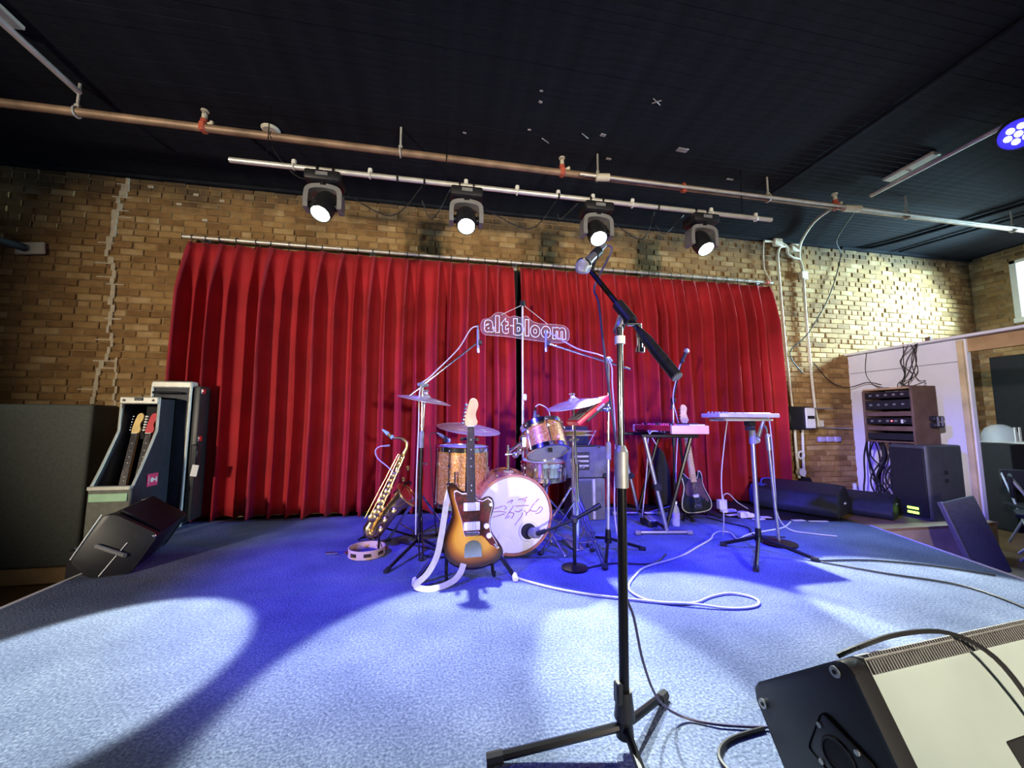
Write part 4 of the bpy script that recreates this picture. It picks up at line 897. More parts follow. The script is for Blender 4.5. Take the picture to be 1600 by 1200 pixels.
neckset(t, BG, .29, .88, .06, .042, -.052, 'maple', [(-.022, 0), (.022, 0), (.05, .02), (.04, .06), (.034, .1), (.048, .13), (.046, .165), (.02, .185), (-.01, .175), (-.028, .1), (-.04, .035)], [(-.038+.005*k, .03+k*.034) for k in range(4)], -1, 20, 'black_metal', strings=4, zbr=.06)
t = thing('guitar_stand', 'low black stand under the bass guitar', 'guitar stand', (2.5, 3.6, 0))
B().cyl((2.49, 3.62, .1), (2.46, 3.68, .8), .012).build('post', 'black_metal', t)
for f_ in ((2.3, 3.42), (2.72, 3.44), (2.5, 3.85)): B().cyl((2.49, 3.62, .13), (*f_, .012), .011).build('leg', 'black_metal', t)
B().tube([(2.40, 3.6, .14), (2.41, 3.52, .04), (2.42, 3.44, .06)], .009, 6).build('cradle_arm', 'black_metal', t); B().tube([(2.58, 3.6, .14), (2.58, 3.52, .04), (2.58, 3.44, .06)], .009, 6).build('cradle_arm', 'black_metal', t)
# black gig bag behind the bass
tag(one(B().prism([(2.30, .01), (2.44, .01), (2.42, .42), (2.36, .62), (2.30, .68), (2.27, .4)], .1, Matrix(((1, 0, 0, 0), (0, 0, 1, 3.8), (0, 1, 0, 0), (0, 0, 0, 1))), bev=.02, seg=2), 'gig_bag', 'matte_black', 'black soft gig bag standing behind the bass guitar', 'bag', (2.35, 3.85, 0)), 'black soft gig bag standing behind the bass guitar', 'bag')

# ================================================================== AMPLIFIER STACK
t = thing('amplifier_head', 'grey combo amplifier stacked behind the hi-hat', 'amplifier', (1.39, 3.72, .4))
B().box((1.39, 3.72, .555), (.45, .24, .30), bev=.012, seg=2).build('cabinet', 'amp_grey', t)
B().box((1.335, 3.597, .565), (.19, .008, .17), bev=.004).build('control_panel', 'black', t)
for k in range(3): B().box((1.335, 3.592, .61-.045*k), (.17, .008, .018)).build('panel_slot', 'dull_steel', t)
for x in (1.19, 1.59): B().box((x, 3.61, .42), (.05, .05, .05), bev=.01).build('corner', 'black', t)
for x in (1.22, 1.53): B().box((x, 3.6, .698), (.03, .01, .012)).build('stud', 'chrome', t)
t = thing('speaker_cabinet', 'grey-green speaker cabinet under the amplifier behind the hi-hat', 'speaker', (1.42, 3.72, 0))
B().box((1.42, 3.73, .20), (.34, .26, .396), bev=.01, seg=2).build('cabinet', 'amp_grey', t)
B().box((1.36, 3.597, .2), (.17, .012, .36), bev=.004).build('grille_cloth', 'panel_grey', t); B().box((1.47, 3.6, .2), (.03, .02, .38), bev=.004).build('metal_strip', 'case_trim', t)
t = thing('laptop', 'black open laptop on top of the grey amplifier', 'laptop', (1.36, 3.68, .71))
B().box((1.36, 3.68, .714), (.28, .18, .014), bev=.004).build('base', 'black', t); B().box((1.36, 3.79, .80), (.28, .012, .2), Euler((-.25, 0, 0)).to_matrix(), bev=.004).build('screen', 'matte_black', t); B().cyl((1.42, 3.6, .715), (1.51, 3.62, .86), .005).build('stylus_edge', 'steel', t)

# ================================================================== CONTROLLER TABLE STAND, RIGHT
t = thing('tripod_stand', 'grey tripod stand with a flat shelf at the right of the stage', 'stand', (2.32, 2.55, 0))
tripod(t, 2.32, 2.55, ((2.14, 2.72), (2.55, 2.3), (1.99, 2.22)), .12, r=.013); pole(t, (2.32, 2.55, .1), (2.315, 2.55, .94), .84, .0165, .011, 'steel', 'chrome', 'grey_plastic')
B().box((2.3, 2.55, .935), (.06, .07, .04), bev=.01).cyl((2.29, 2.5, .9), (2.22, 2.5, .9), .014).build('shelf_mount', 'black', t)
for yq in (2.47, 2.62): B().box((2.22, yq, .962), (.4, .03, .014), bev=.004).build('shelf_arm', 'galv', t)
B().box((2.2, 2.54, .972), (.4, .18, .008), bev=.003).build('shelf', 'dull_steel', t)
t = thing('pad_controller', 'flat silver pad controller lying on the tripod shelf', 'controller', (2.22, 2.55, .978))
B().box((2.2, 2.53, .996), (.5, .2, .03), bev=.006, seg=2).build('casing', 'galv', t)
for i in range(6):
    for j in range(3): B().box((2.06+.06*i, 2.46+.05*j, 1.013), (.045, .04, .008), bev=.003).build('pad', 'white', t)
for i in range(6): B().cyl((2.0+.03*i, 2.61, 1.01), (2.0+.03*i, 2.61, 1.026), .008, n=8).build('knob', 'grey_plastic', t)
t = thing('straight_stand', 'thin chrome microphone stand with round base beside the tripod shelf', 'microphone stand', (2.62, 2.68, 0))
B().lathe([(0, 0), (.125, 0), (.125, .012), (.05, .026), (.018, .03), (.002, .03)], Matrix.Translation((2.62, 2.68, 0)), 30).build('round_base', 'black_metal', t)
pole(t, (2.62, 2.68, .02), (2.56, 2.67, .9), .78, .012, .009, 'steel', 'chrome', 'steel')
B().cyl((2.56, 2.67, .9), (2.52, 2.66, .93), .008).build('clip_arm', 'chrome', t)
t = thing('handheld_microphone', 'grey handheld microphone hanging head down beside the silver pad controller', 'microphone', (2.48, 2.66, .87))
B().cyl((2.525, 2.66, .955), (2.467, 2.66, .83), .012, .019, n=14).build('body', 'steel', t); B().sph((2.455, 2.66, .805), .025, (1, 1, 1.1)).build('grille', 'mic_grille', t); B().cyl((2.525, 2.66, .955), (2.535, 2.66, .985), .01).build('plug', 'chrome', t)
b = B(); b.tube([(2.535, 2.66, .985), (2.56, 2.66, 1.0), (2.60, 2.68, .95), (2.68, 2.75, .72), (2.78, 2.85, .4), (2.86, 2.92, .15), (3.0, 2.95, .02), (3.12, 2.85, .008), (3.25, 2.75, .008)], .005, 6); one(b, 'microphone_cable', 'cable_white', 'pale cable drooping from the grey handheld microphone to the carpet', 'cable', (3.0, 2.9, .01))
b = B(); b.tube([(2.2, 2.66, .96), (2.2, 2.7, .8), (2.17, 2.72, .5), (2.2, 2.75, .2), (2.3, 2.9, .01)], .004, 6); one(b, 'controller_cable', 'cable_white', 'thin pale cable hanging under the silver pad controller', 'cable', (2.2, 2.7, .01))

# ================================================================== NEON SIGN
t = thing('sign_pole', 'tall thin pole with a black cap in the curtain gap behind the sign', 'pole', (.85, 3.98, 0))
B().cyl((.85, 3.98, .02), (.845, 3.98, 1.2), .014).build('lower_tube', 'steel', t); B().cyl((.845, 3.98, 1.2), (.842, 3.98, 2.2), .010).build('upper_tube', 'galv', t)
B().cyl((.842, 3.98, 2.19), (.842, 3.98, 2.245), .035, .03, n=14).build('cap', 'black', t); B().box((.86, 3.97, 1.2), (.05, .04, .07), bev=.01).build('clamp', 'white', t)
B().lathe([(0, 0), (.14, 0), (.14, .015), (.002, .03)], Matrix.Translation((.85, 3.98, 0)), 24).build('base', 'black_metal', t)
t = thing('neon_sign', 'unlit neon sign reading alt bloom on clear acrylic before the curtains', 'sign', (.855, 3.9, 1.93))
letters = [('a', .415, 1.878, 0), ('l', .532, 1.876, 0), ('t', .592, 1.872, 0), ('b', .722, 1.858, 0), ('l', .846, 1.853, 0), ('o', .904, 1.846, 0), ('o', 1.022, 1.842, 0), ('m', 1.148, 1.834, 0)]
ctrw = {'a': .11, 'l': .05, 't': .085, 'b': .118, 'o': .112, 'm': .155}
dg = None
def letter_pts(ch):
    cu = bpy.data.curves.new('tmp', 'FONT'); cu.body = ch; cu.size = .24; cu.offset = .012; cu.fill_mode = 'NONE'; cu.bevel_depth = .0055; cu.bevel_resolution = 1; cu.resolution_u = 5
    ob = bpy.data.objects.new('tmp', cu); COL.objects.link(ob)
    me = bpy.data.meshes.new_from_object(ob.evaluated_get(bpy.context.evaluated_depsgraph_get())); bpy.data.objects.remove(ob); return me
bpy.context.view_layer.update()
for ch, x, z, s in letters:
    me = letter_pts(ch); xs = [v.co.x for v in me.vertices]; x0, x1 = min(xs), max(xs)
    kx_ = ctrw[ch]/(x1-x0)
    for v in me.vertices:
        X, Yv, Zv = v.co; v.co = (x+(X-x0)*kx_-.855, 3.885+Zv-3.9, z+Yv*.94-1.93)
    me.materials.clear(); me.materials.append(M['neon']); me.name = 'letter'
    me.polygons.foreach_set('use_smooth', [True]*len(me.polygons))
    o = bpy.data.objects.new('letter', me); COL.objects.link(o); o.parent = t
B().cyl((.69, 3.885, 1.945), (.735, 3.885, 1.943), .006, n=8).build('link_tube', 'neon', t)
op = catmull([(x, z, 0) for x, z in ((.385, 1.90), (.40, 1.99), (.48, 2.02), (.54, 2.075), (.62, 2.08), (.68, 2.04), (.74, 2.055), (.82, 2.04), (.87, 2.06), (.93, 2.01), (1.02, 1.985), (1.15, 1.985), (1.28, 1.975), (1.34, 1.92), (1.33, 1.82), (1.25, 1.785), (1.1, 1.79), (.95, 1.80), (.8, 1.815), (.65, 1.83), (.5, 1.835), (.42, 1.845))], 4, True)
B().prism([(p.x, p.y) for p in op], .005, Matrix(((1, 0, 0, 0), (0, 0, 1, 3.898), (0, 1, 0, 0), (0, 0, 0, 1)))).build('acrylic_back', 'glass', t)
b = B(); b.tube([(p.x, 3.9, p.y) for p in op], .0022, 5, closed=True, smooth=False); b.build('acrylic_edge', mat('acrylic_edge', (.75, .5, .5), .2), t)
B().cyl((.60, 3.9, 2.06), (.84, 3.965, 2.2), .0028, n=5).build('hanging_wire', 'white', t); B().cyl((1.1, 3.9, 1.985), (.85, 3.965, 2.2), .0028, n=5).build('hanging_wire', 'white', t)

# ================================================================== FRONT MONITOR WEDGE
wa = R(5); wx = V(math.cos(wa), math.sin(wa), 0); wy = V(-math.sin(wa), math.cos(wa), 0)
w0 = V(.98, 0, 0); WP = lambda x, y, z: w0+wx*x+wy*y+V(0, 0, z)
prof = [(.915, 0), (1.04, .2), (.775, .42), (.56, .0)]
def wmat(x0): # local x->wy, y->z, z->wx
    m_ = Matrix((wy, V(0, 0, 1), wx)).transposed().to_4x4(); m_.translation = WP(x0, 0, 0); return m_
t = thing('stage_monitor', 'black stage monitor with back coloured as if lit, cut by the right bottom corner', 'monitor speaker', tuple(WP(.4, .8, 0)))
def roundpoly(p, r, k=4):
    out = []; n = len(p)
    for i in range(n):
        a, b, c = Vector(p[i-1]), Vector(p[i]), Vector(p[(i+1) % n]); u = (a-b).normalized()*r; v = (c-b).normalized()*r
        for j in range(k+1):
            q = j/k; out.append(tuple((b+u)*(1-q)**2+2*b*q*(1-q)+(b+v)*q*q))
    return out
B().prism(roundpoly(prof, .035), .05, wmat(0), bev=.008, seg=2).build('end_cheek', 'black', t)
B().prism(roundpoly(prof, .035), .05, wmat(.72), bev=.008, seg=2).build('end_cheek', 'black', t)
inner = [(.90, .01), (1.022, .2), (.79, .40), (.775, .405), (.575, .01)]
B().prism([(.905, .01), (1.025, .2), (.785, .40), (.57, .01)], .68, wmat(.045)).build('cabinet', 'black', t)
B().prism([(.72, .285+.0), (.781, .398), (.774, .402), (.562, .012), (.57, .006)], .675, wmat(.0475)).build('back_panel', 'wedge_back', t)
# perforated grille folding over the top edge
g0, g1 = V(1.03, .2, 0), V(.785, .408, 0)
gr = B().prism([(1.03, .21), (.795, .405), (.772, .413), (.757, .385), (.765, .38), (.776, .4), (1.02, .195)], .67, wmat(.05)).build('grille', 'dull_steel', t)
rb_ = B()
for k in range(74):
    x = .055+k*.0089
    rb_.box(WP(x, .776, .413), (.0045, .03, .006), Matrix.Rotation(wa, 3, 'Z') @ Matrix.Rotation(-.65, 3, 'X')); rb_.box(WP(x, .763, .397), (.0045, .012, .026), Matrix.Rotation(wa, 3, 'Z') @ Matrix.Rotation(-.5, 3, 'X'))
rb_.build('grille_teeth', 'grey_plastic', gr)
for (y, z) in ((1.0, .175), (.80, .375), (.61, .05), (.90, .03)):
    s = B().cyl(WP(.004, y, z), WP(-.004, y, z), .012, n=14).build('bolt', 'dull_steel', t); B().cyl(WP(-.003, y, z), WP(-.006, y, z), .005, n=6).build('bolt_socket', 'matte_black', s)
ps = B().box(WP(-.003, .8, .195), (.012, .115, .115), Matrix.Rotation(wa, 3, 'Z') @ Matrix.Rotation(.35, 3, 'X'), bev=.012, seg=2).build('pole_socket', 'black', t)
B().cyl(WP(.01, .8, .195), WP(-.0105, .8, .195), .034, n=24).build('socket_hole', 'matte_black', ps); B().torus(WP(-.01, .8, .195), wx, .035, .004, 24, 6).build('socket_rim', 'black_metal', ps)
for q in ((.04, .04), (-.04, .04), (.04, -.04), (-.04, -.04)): B().cyl(WP(-.006, .8+q[0], .195+q[1]), WP(-.012, .8+q[0], .195+q[1]), .006, n=8).build('screw', 'dull_steel', ps)
B().box(WP(.40, .668, .20), (.14, .012, .1), Matrix.Rotation(wa, 3, 'Z') @ Matrix.Rotation(-.5, 3, 'X'), bev=.006).build('connector_plate', 'matte_black', t)
b = B(); b.tube([WP(.05, .83, .385), WP(.09, .81, .41), WP(.2, .79, .435), WP(.32, .76, .437), WP(.40, .72, .39), WP(.44, .68, .29), WP(.44, .66, .22)], .0055, 6)
one(b, 'monitor_cable', 'cable_black', 'black cable looped over the top of the front stage monitor', 'cable', tuple(WP(.3, .8, .42)))

# ================================================================== LEFT WEDGE
t = thing('stage_monitor', 'black stage monitor with white edge strips at the left stage edge', 'monitor speaker', (-2.0, 3.05, 0))
la = R(-74); lx = V(math.cos(la), math.sin(la), 0); ly = V(-math.sin(la), math.cos(la), 0)   # lx = towards viewer-right
def lm(o, x0):
    m_ = Matrix((ly, V(0, 0, 1), lx)).transposed().to_4x4(); m_.translation = o+lx*x0; return m_
lo = V(-1.975, 2.86, .002)
lp = [(-.085, .0), (.10, .0), (.22, .22), (.0, .37), (-.05, .365), (-.18, .12)]
B().prism(roundpoly(lp, .025), .05, lm(lo, -.02), bev=.008, seg=2).build('end_cheek', 'black', t)
B().prism(roundpoly(lp, .025), .05, lm(lo, -.58), bev=.008, seg=2).build('end_cheek', 'black', t)
B().prism([(x*.95+.001, .008+z*.95) for x, z in lp], .55, lm(lo, -.55)).build('cabinet', 'case_cloth', t)
B().prism([(.213, .232), (.018, .383), (.011, .374), (.206, .223)], .5, lm(lo, -.53)).build('grille', 'matte_black', t)
hp_ = lambda a, c, d=.033: lo+lx*d+ly*a+V(0, 0, c)
B().cyl(hp_(-.057, .19, .045), hp_(.07, .12, .045), .013, n=10).cyl(hp_(-.057, .19, .02), hp_(-.057, .19, .05), .012).cyl(hp_(.07, .12, .02), hp_(.07, .12, .05), .012).build('handle', 'grey_plastic', t)
for a, c in (((-.172, .125), (-.055, .372)), ((-.04, .01), (.075, .19))): B().cyl(hp_(*a), hp_(*c), .0035, n=6).build('edge_strip', 'white', t)
B().sph(hp_(.2, .215, .03), .012).build('corner_bolt', 'chrome', t)

# ================================================================== GUITAR CASES, LEFT
t = thing('guitar_rack_case', 'open upright guitar rack case with silver rim behind the left monitor', 'guitar case', (-2.45, 3.75, 0))
cz0 = .012
yf = 3.72
xl, xr = -2.61, -2.33; xm = (xl+xr)/2
lft = [(.0, 1.14), (.0, .86), (-.14, .56), (-.21, .44), (-.21, cz0), (.20, cz0), (.20, 1.14)]
f = lambda x0: Matrix(((0, 0, 1, x0), (1, 0, 0, yf), (0, 1, 0, 0), (0, 0, 0, 1)))
B().prism(lft, .02, f(xr-.02), bev=.004).build('side_panel', 'case_cloth', t)
B().prism(lft, .02, f(xl), bev=.004).build('side_panel', 'case_cloth', t)
B().box((xm, 3.91, .58), (xr-xl, .02, 1.12)).build('back_panel', 'matte_black', t)
B().box((xm, 3.82, 1.13), (xr-xl, .2, .02), bev=.004).build('top_panel', 'case_cloth', t)
B().box((xm, yf-.22, .225), (xr-xl, .025, .42), bev=.006).build('front_panel', 'amp_grey', t)
B().box((xm, yf-.238, .36), (xr-xl-.03, .008, .06), bev=.003).build('label_strip', 'mint', t)
B().box((xm, yf-.225, .43), (xr-xl, .04, .03), bev=.004).build('front_lip', 'case_trim', t)
rm = B()
for x in (xl+.005, xr-.005): rm.tube([(x, yf-.21, .44), (x, yf-.14, .57), (x, yf-.005, .86), (x, yf-.005, 1.13)], .010, 8, smooth=False)
rm.tube([(xl, yf-.005, 1.13), (xr, yf-.005, 1.13)], .010, 8, smooth=False); rm.build('rim', 'case_trim', t)
pz = B().box((xm, yf-.012, 1.11), (xr-xl, .03, .06), bev=.008).build('rim_plate', 'case_trim', t)
for x in (xl+.035, xr-.035): B().cyl((x, yf-.025, 1.11), (x, yf-.032, 1.11), .010).build('bolt', 'black', pz)
B().box((xm, yf-.03, 1.12), (.06, .01, .025), bev=.003).build('latch', 'black', pz)
B().box((xm, yf+.16, .83), (xr-xl-.05, .04, .1), bev=.008).build('neck_pad', 'matte_black', t)
st_ = B().box((xr+.004, yf-.02, .46), (.006, .12, .1)).build('sticker', 'pink', t)
q = xr+.008
B().cyl((q, yf-.03, .46), (q+.002, yf-.03, .46), .02, n=16).box((q, yf+.0, .46), (.003, .03, .012)).box((q, yf+.02, .46), (.003, .012, .045)).box((q, yf-.065, .46), (.003, .006, .07)).build('sticker_print', 'white', st_)
for x, hm, lb, tm in ((-2.52, 'maple', 'pale headstock guitar inside the open rack case', 'chrome'), (-2.42, 'red_key', 'red headstock guitar inside the open rack case', 'pg_white')):
    g = thing('stored_guitar', lb, 'guitar', (x, yf, .06), 'guitars in the rack case')
    FM = gtr_frame((x, yf-.05, .06), (x, yf+.13, 1.05))
    body_mesh('body', [(q[0]*.5, q[1]*.62) for q in GO], .04, FM, 'sunburst' if hm == 'maple' else 'red_key', g, (0, .17))
    neckset(g, FM, .32, .78, .05, .042, -.05, 'rosewood', [(-.021, 0), (.021, 0), (.034, .03), (.026, .055), (.022, .085), (.034, .115), (.036, .15), (.02, .172), (-.004, .165), (-.016, .13), (-.026, .06), (-.028, .02)], [(-.03, .028+k*.023) for k in range(6)], -1, 12, tm, hm, zbr=.15)
t = thing('flight_case', 'tall black flight case with silver edge strip behind the open rack case', 'flight case', (-2.350, 3.95, 0))
B().box((-2.380, 4.03, .65), (.30, .19, 1.24), bev=.02, seg=2).build('shell', 'case_cloth', t)
B().box((-2.380, 3.97, 1.265), (.32, .1, .06), bev=.01).build('top_edge', 'case_trim', t)
B().cyl((-2.230, 3.93, .02), (-2.230, 3.93, 1.27), .012).build('edge_strip', 'case_trim', t); B().cyl((-2.530, 3.93, 1.1), (-2.530, 3.93, 1.27), .012).build('edge_strip', 'case_trim', t)
B().cyl((-2.490, 3.87, 1.19), (-2.290, 3.87, 1.19), .01).cyl((-2.490, 3.87, 1.19), (-2.490, 3.93, 1.19), .008).cyl((-2.290, 3.87, 1.19), (-2.290, 3.93, 1.19), .008).build('handle', 'black_metal', t)
B().box((-2.190, 4.03, .66), (.06, .17, 1.2), bev=.02, seg=2).build('lid', 'black', t)
for z in (1.21, .78): B().box((-2.155, 3.98, z), (.012, .05, .05), bev=.004).build('latch', 'chrome', t)
B().box((-2.170, 3.95, .62), (.05, .03, .22), bev=.008).build('side_handle', 'black_metal', t)
B().box((-2.150, 3.93, .5), (.05, .006, .1), Euler((0, .15, 0)).to_matrix()).build('paper_tag', 'paper', t)
B().box((-2.380, 4.03, 1.29), (.2, .12, .03), bev=.008).build('top_handle', 'black', t)

# wall bracket at far left
t = thing('wall_bracket', 'black arm bracket on a cream plate at the far left of the brick wall', 'bracket', (-4.0, 4.3, 2.6))
B().box((-3.95, 4.365, 2.60), (.24, .03, .12), Euler((0, -.1, 0)).to_matrix(), bev=.01).build('plate', 'cream', t); B().cyl((-3.97, 4.34, 2.59), (-4.25, 3.75, 2.60), .035, n=12).build('arm', 'matte_black', t)

# ================================================================== WALL CONDUITS, RIGHT OF THE CURTAIN
Y = 4.35
def conduit(label, runs, boxes, loc, mt='cream', r=.016):
    t = thing('wall_conduit', label, 'conduit', loc)
    for p in runs: b = B(); b.tube(p, r, 8, k=4); b.build('tube', mt, t)
    for c, d in boxes: B().box(c, d, bev=.008).build('junction_box', mt, t)
    return t
conduit('thin cream conduit hanging beside the right curtain end', [[(4.30, Y, 3.40), (4.28, Y, 3.2), (4.29, Y, 3.0), (4.32, Y-.05, 2.84)]], [], (4.3, Y, 3.1), r=.009)
conduit('cream conduit with a bent top running down to the black switch box', [[(4.72, Y, 3.33), (4.64, Y, 3.37), (4.56, Y, 3.35), (4.515, Y, 3.25), (4.51, Y, 3.0), (4.54, Y, 1.9), (4.585, Y, 1.15)]], [((4.79, Y, 3.36), (.12, .06, .11))], (4.55, Y, 2.2))
conduit('cream conduit with square box running down near the white partition', [[(4.31, Y, 3.42), (4.46, Y, 3.42)], [(4.58, Y, 3.42), (4.66, Y, 3.38), (4.68, Y, 3.27), (4.76, Y, 3.22), (4.86, Y, 3.2), (4.90, Y, 3.1), (4.905, Y, 2.98)], [(4.905, Y, 2.95), (4.90, Y, 2.5), (4.91, Y, 2.0), (4.945, Y, 1.15), (4.98, Y, .97)], [(4.18, 3.18, 3.2), (4.3, 3.4, 3.35), (4.5, 3.8, 3.42), (4.8, 4.25, 3.4), (4.86, Y, 3.25), (4.9, Y, 3.05)]], [((4.52, Y, 3.42), (.13, .06, .11)), ((4.91, Y, 2.975), (.11, .06, .11)), ((5.0, Y, .93), (.1, .05, .09))], (4.9, Y, 2.2))
t = thing('switch_box', 'black electrical switch box with white label on the brick wall', 'electrical box', (4.62, 4.3, 1.0))
B().box((4.58, 4.3, 1.0), (.36, .16, .30), bev=.012).build('housing', 'black', t); B().box((4.70, 4.21, 1.0), (.14, .02, .26), bev=.005).build('cover', 'white', t); B().box((4.70, 4.197, 1.01), (.1, .01, .04)).build('window', 'matte_black', t)
B().box((4.86, 4.28, 1.13), (.42, .14, .014), bev=.003).build('shelf', 'dull_steel', t)
t = thing('conduit_pair', 'pair of white pipes with round couplings below the switch box', 'conduit', (4.62, Y, .4))
for p in ([(4.60, Y, .85), (4.60, Y, .6), (4.61, Y, .3), (4.62, Y, .22)], [(4.72, Y, .85), (4.71, Y, .6), (4.70, Y, .4), (4.69, Y, -.1)]): b = B(); b.tube(p, .016, 8); b.build('tube', 'white', t)
B().torus((4.64, Y-.03, .52), (0, 1, 0), .045, .014, 18, 6).build('coupling', 'white', t); B().cyl((4.62, Y-.06, .3), (4.62, Y, .3), .05, n=16).build('outlet', 'white', t); B().cyl((4.68, Y-.07, .18), (4.68, Y, .18), .06, n=16).build('dark_outlet', 'black', t)
t = thing('wall_outlets', 'row of small steel outlets on the brick by the partition', 'outlet', (5.2, Y, .72))
for x in (5.02, 5.14, 5.27): B().box((x, Y+.01, .72), (.1, .05, .07), bev=.01).build('outlet_box', 'cable_lav', t)
B().cyl((4.9, Y+.02, .88), (5.55, Y+.02, .86), .008, n=6).build('rail', 'dull_steel', t)
for pts, lb, r in (([(4.73, 3.5, 3.42), (5.2, 4.1, 3.4), (5.55, 4.34, 3.3), (5.3, 4.34, 2.7), (4.9, 4.34, 2.15), (4.58, 4.33, 1.87), (4.78, 4.34, 1.6)], 'black cable slanting down the lit brick from the ceiling', .007), ([(4.95, 4.33, 1.75), (5.2, 4.33, 1.5), (5.45, 4.3, 1.42), (5.5, 4.1, 1.47), (5.45, 3.9, 1.42)], 'thin black cable sagging from the conduit towards the rack', .006)):
    b = B(); b.tube(pts, r, 6); one(b, 'wall_cable', 'cable_black', lb, 'cable', pts[3])

# ================================================================== RACK, LOUDSPEAKER, RIGHT SIDE
t = thing('equipment_rack', 'wooden rack of dark audio gear on the white partition', 'equipment rack', (5.15, 3.55, .72))
x0, y0, y1, z0, z1 = 5.0, 3.30, 3.78, .74, 1.33
B().box((5.16, y0, 1.02), (.34, .022, .66), bev=.003).build('side_board', 'darkwood', t); B().box((5.16, y1, 1.02), (.34, .022, .6), bev=.003).build('side_board', 'darkwood', t)
B().box((5.16, 3.54, 1.33), (.34, .48, .02), bev=.003).build('top_board', 'wood', t); B().box((5.16, 3.54, .73), (.34, .48, .02), bev=.003).build('bottom_board', 'darkwood', t)
B().box((5.31, 3.54, 1.02), (.02, .46, .58)).build('back_board', 'darkwood', t)
for k, (zc, h, mt) in enumerate(((1.26, .08, 'black'), (1.15, .11, 'matte_black'), (1.045, .06, 'darkwood'), (.965, .08, 'black'), (.88, .06, 'darkwood'), (.79, .08, 'matte_black'))):
    u = B().box((5.14, 3.54, zc), (.28, .45, h-.008), bev=.004).build('rack_unit', mt, t)
    if k in (0, 1, 3):
        for q in range(5): B().cyl((5.0, 3.38+.08*q, zc), (4.985, 3.38+.08*q, zc), .012, n=10).build('knob', 'grey_plastic', u)
B().cyl((4.995, 3.5, .965), (4.988, 3.5, .965), .008, n=8).build('led', mat('red_led', (1, .1, .1), .4, emit=(1, .15, .2), estr=3), t); B().box((4.992, 3.40, .96), (.006, .02, .04)).build('lit_meter', 'white', t)
t = thing('power_strip', 'black power adapters on the near side of the wooden rack', 'power adapter', (5.25, 3.25, .95))
for z in (.99, .92): B().box((5.25, 3.255, z), (.14, .05, .055), bev=.008).build('adapter', 'black', t)
for x in (5.22, 5.28): B().box((x, 3.226, .96), (.02, .008, .1)).build('label_plate', 'dull_steel', t)
t = thing('loudspeaker', 'tall black loudspeaker under the wooden rack with green display at its foot', 'loudspeaker', (5.15, 3.33, -.045))
B().prism(roundpoly([(4.9, 3.15), (5.38, 3.15), (5.48, 3.5), (4.9, 3.5)], .04), .76, Matrix.Translation((0, 0, -.047)), bev=.02, seg=3).build('cabinet', 'speaker_grey', t)
B().box((4.893, 3.325, .33), (.02, .31, .7), bev=.008).build('front_grille', 'matte_black', t)
for z in (.44, .36): B().box((5.12, 3.146, z), (.05, .01, .045), bev=.006).build('side_grip', 'matte_black', t)
for z in (.06, .015): B().box((4.88, 3.30, z), (.008, .1, .025), bev=.003).build('green_display', 'lime', t)
# cable bundles
rc = random.Random(4)
t = thing('cable_bundle', 'tangle of thin black cables falling from the partition top into the rack', 'cable', (5.55, 3.85, 1.4))
for k in range(8):
    yk_ = 3.62+rc.uniform(-.08, .1); b = B(); b.tube([(5.53, 3.62+rc.uniform(-.1, .1), 1.88), (5.55, 3.64+rc.uniform(-.1, .12), 1.7), (5.54, yk_, 1.5+rc.uniform(-.05, .05)), (5.45, yk_+rc.uniform(-.15, .1), 1.42), (5.3, 3.55+rc.uniform(-.1, .1), 1.35)], .0045, 5); b.build('strand', 'cable_black', t)
b = B(); b.tube([(5.53, 4.1, 1.86), (5.56, 4.15, 1.6), (5.56, 4.05, 1.42), (5.5, 3.85, 1.38)], .004, 5); b.build('strand', 'cable_black', t)
t = thing('cable_bundle', 'thick tangle of black cables hanging below the wooden rack beside the loudspeaker', 'cable', (5.2, 3.75, .3))
for k in range(18):
    y_ = 3.66+rc.uniform(-.1, .22); x_ = 5.05+rc.uniform(0, .25)
    b = B(); b.tube([(x_, y_, .78), (x_+rc.uniform(-.06, .06), y_+rc.uniform(-.06, .06), .55), (x_+rc.uniform(-.1, .1), y_+rc.uniform(-.1, .1), .3), (x_+rc.uniform(-.06, .06), y_+rc.uniform(-.08, .08), .1), (x_+rc.uniform(-.1, .1), y_+rc.uniform(-.1, .1), -.04)], rc.uniform(.006, .013), 6); b.build('strand', 'cable_black', t)
# dark wedges near the wall
for lab, px, py, rz, sx in (('long dark monitor wedge lying by the brick wall right of the curtain', 3.93, 3.68, R(-62), 1.0), ('smaller dark monitor wedge between the long wedge and the platform', 4.6, 3.6, R(-62), .8)):
    t = thing('stage_monitor', lab, 'monitor speaker', (px, py, 0 if sx == 1 else -.047), 'dark wedges by the wall')
    ux = V(math.cos(rz), math.sin(rz), 0); uy = V(-math.sin(rz), math.cos(rz), 0)
    m_ = Matrix((uy, V(0, 0, 1), ux)).transposed().to_4x4(); m_.translation = V(px, py, .0 if sx == 1 else -.047)-ux*.36*sx
    pr = [(-.3, .005), (.26, .005), (.30, .08), (.05, .30), (-.25, .22), (-.33, .08)]
    B().prism(roundpoly([(x*sx, z*sx) for x, z in pr], .03), .72*sx, m_, bev=.015, seg=2).build('cabinet', 'case_cloth', t)
    m2 = m_.copy(); m2.translation = m_.translation+ux*.05
    B().prism([(.29*sx, .1*sx), (.07*sx, .293*sx), (.062*sx, .286*sx), (.282*sx, .093*sx)], .62*sx, m2).build('grille', 'matte_black', t)
    B().box(V(px, py, .12*sx)+ux*.365*sx, (.01, .06, .02), Matrix.Rotation(rz, 3, 'Z'), bev=.003).build('label', 'paper' if sx == 1 else 'grey_plastic', t)
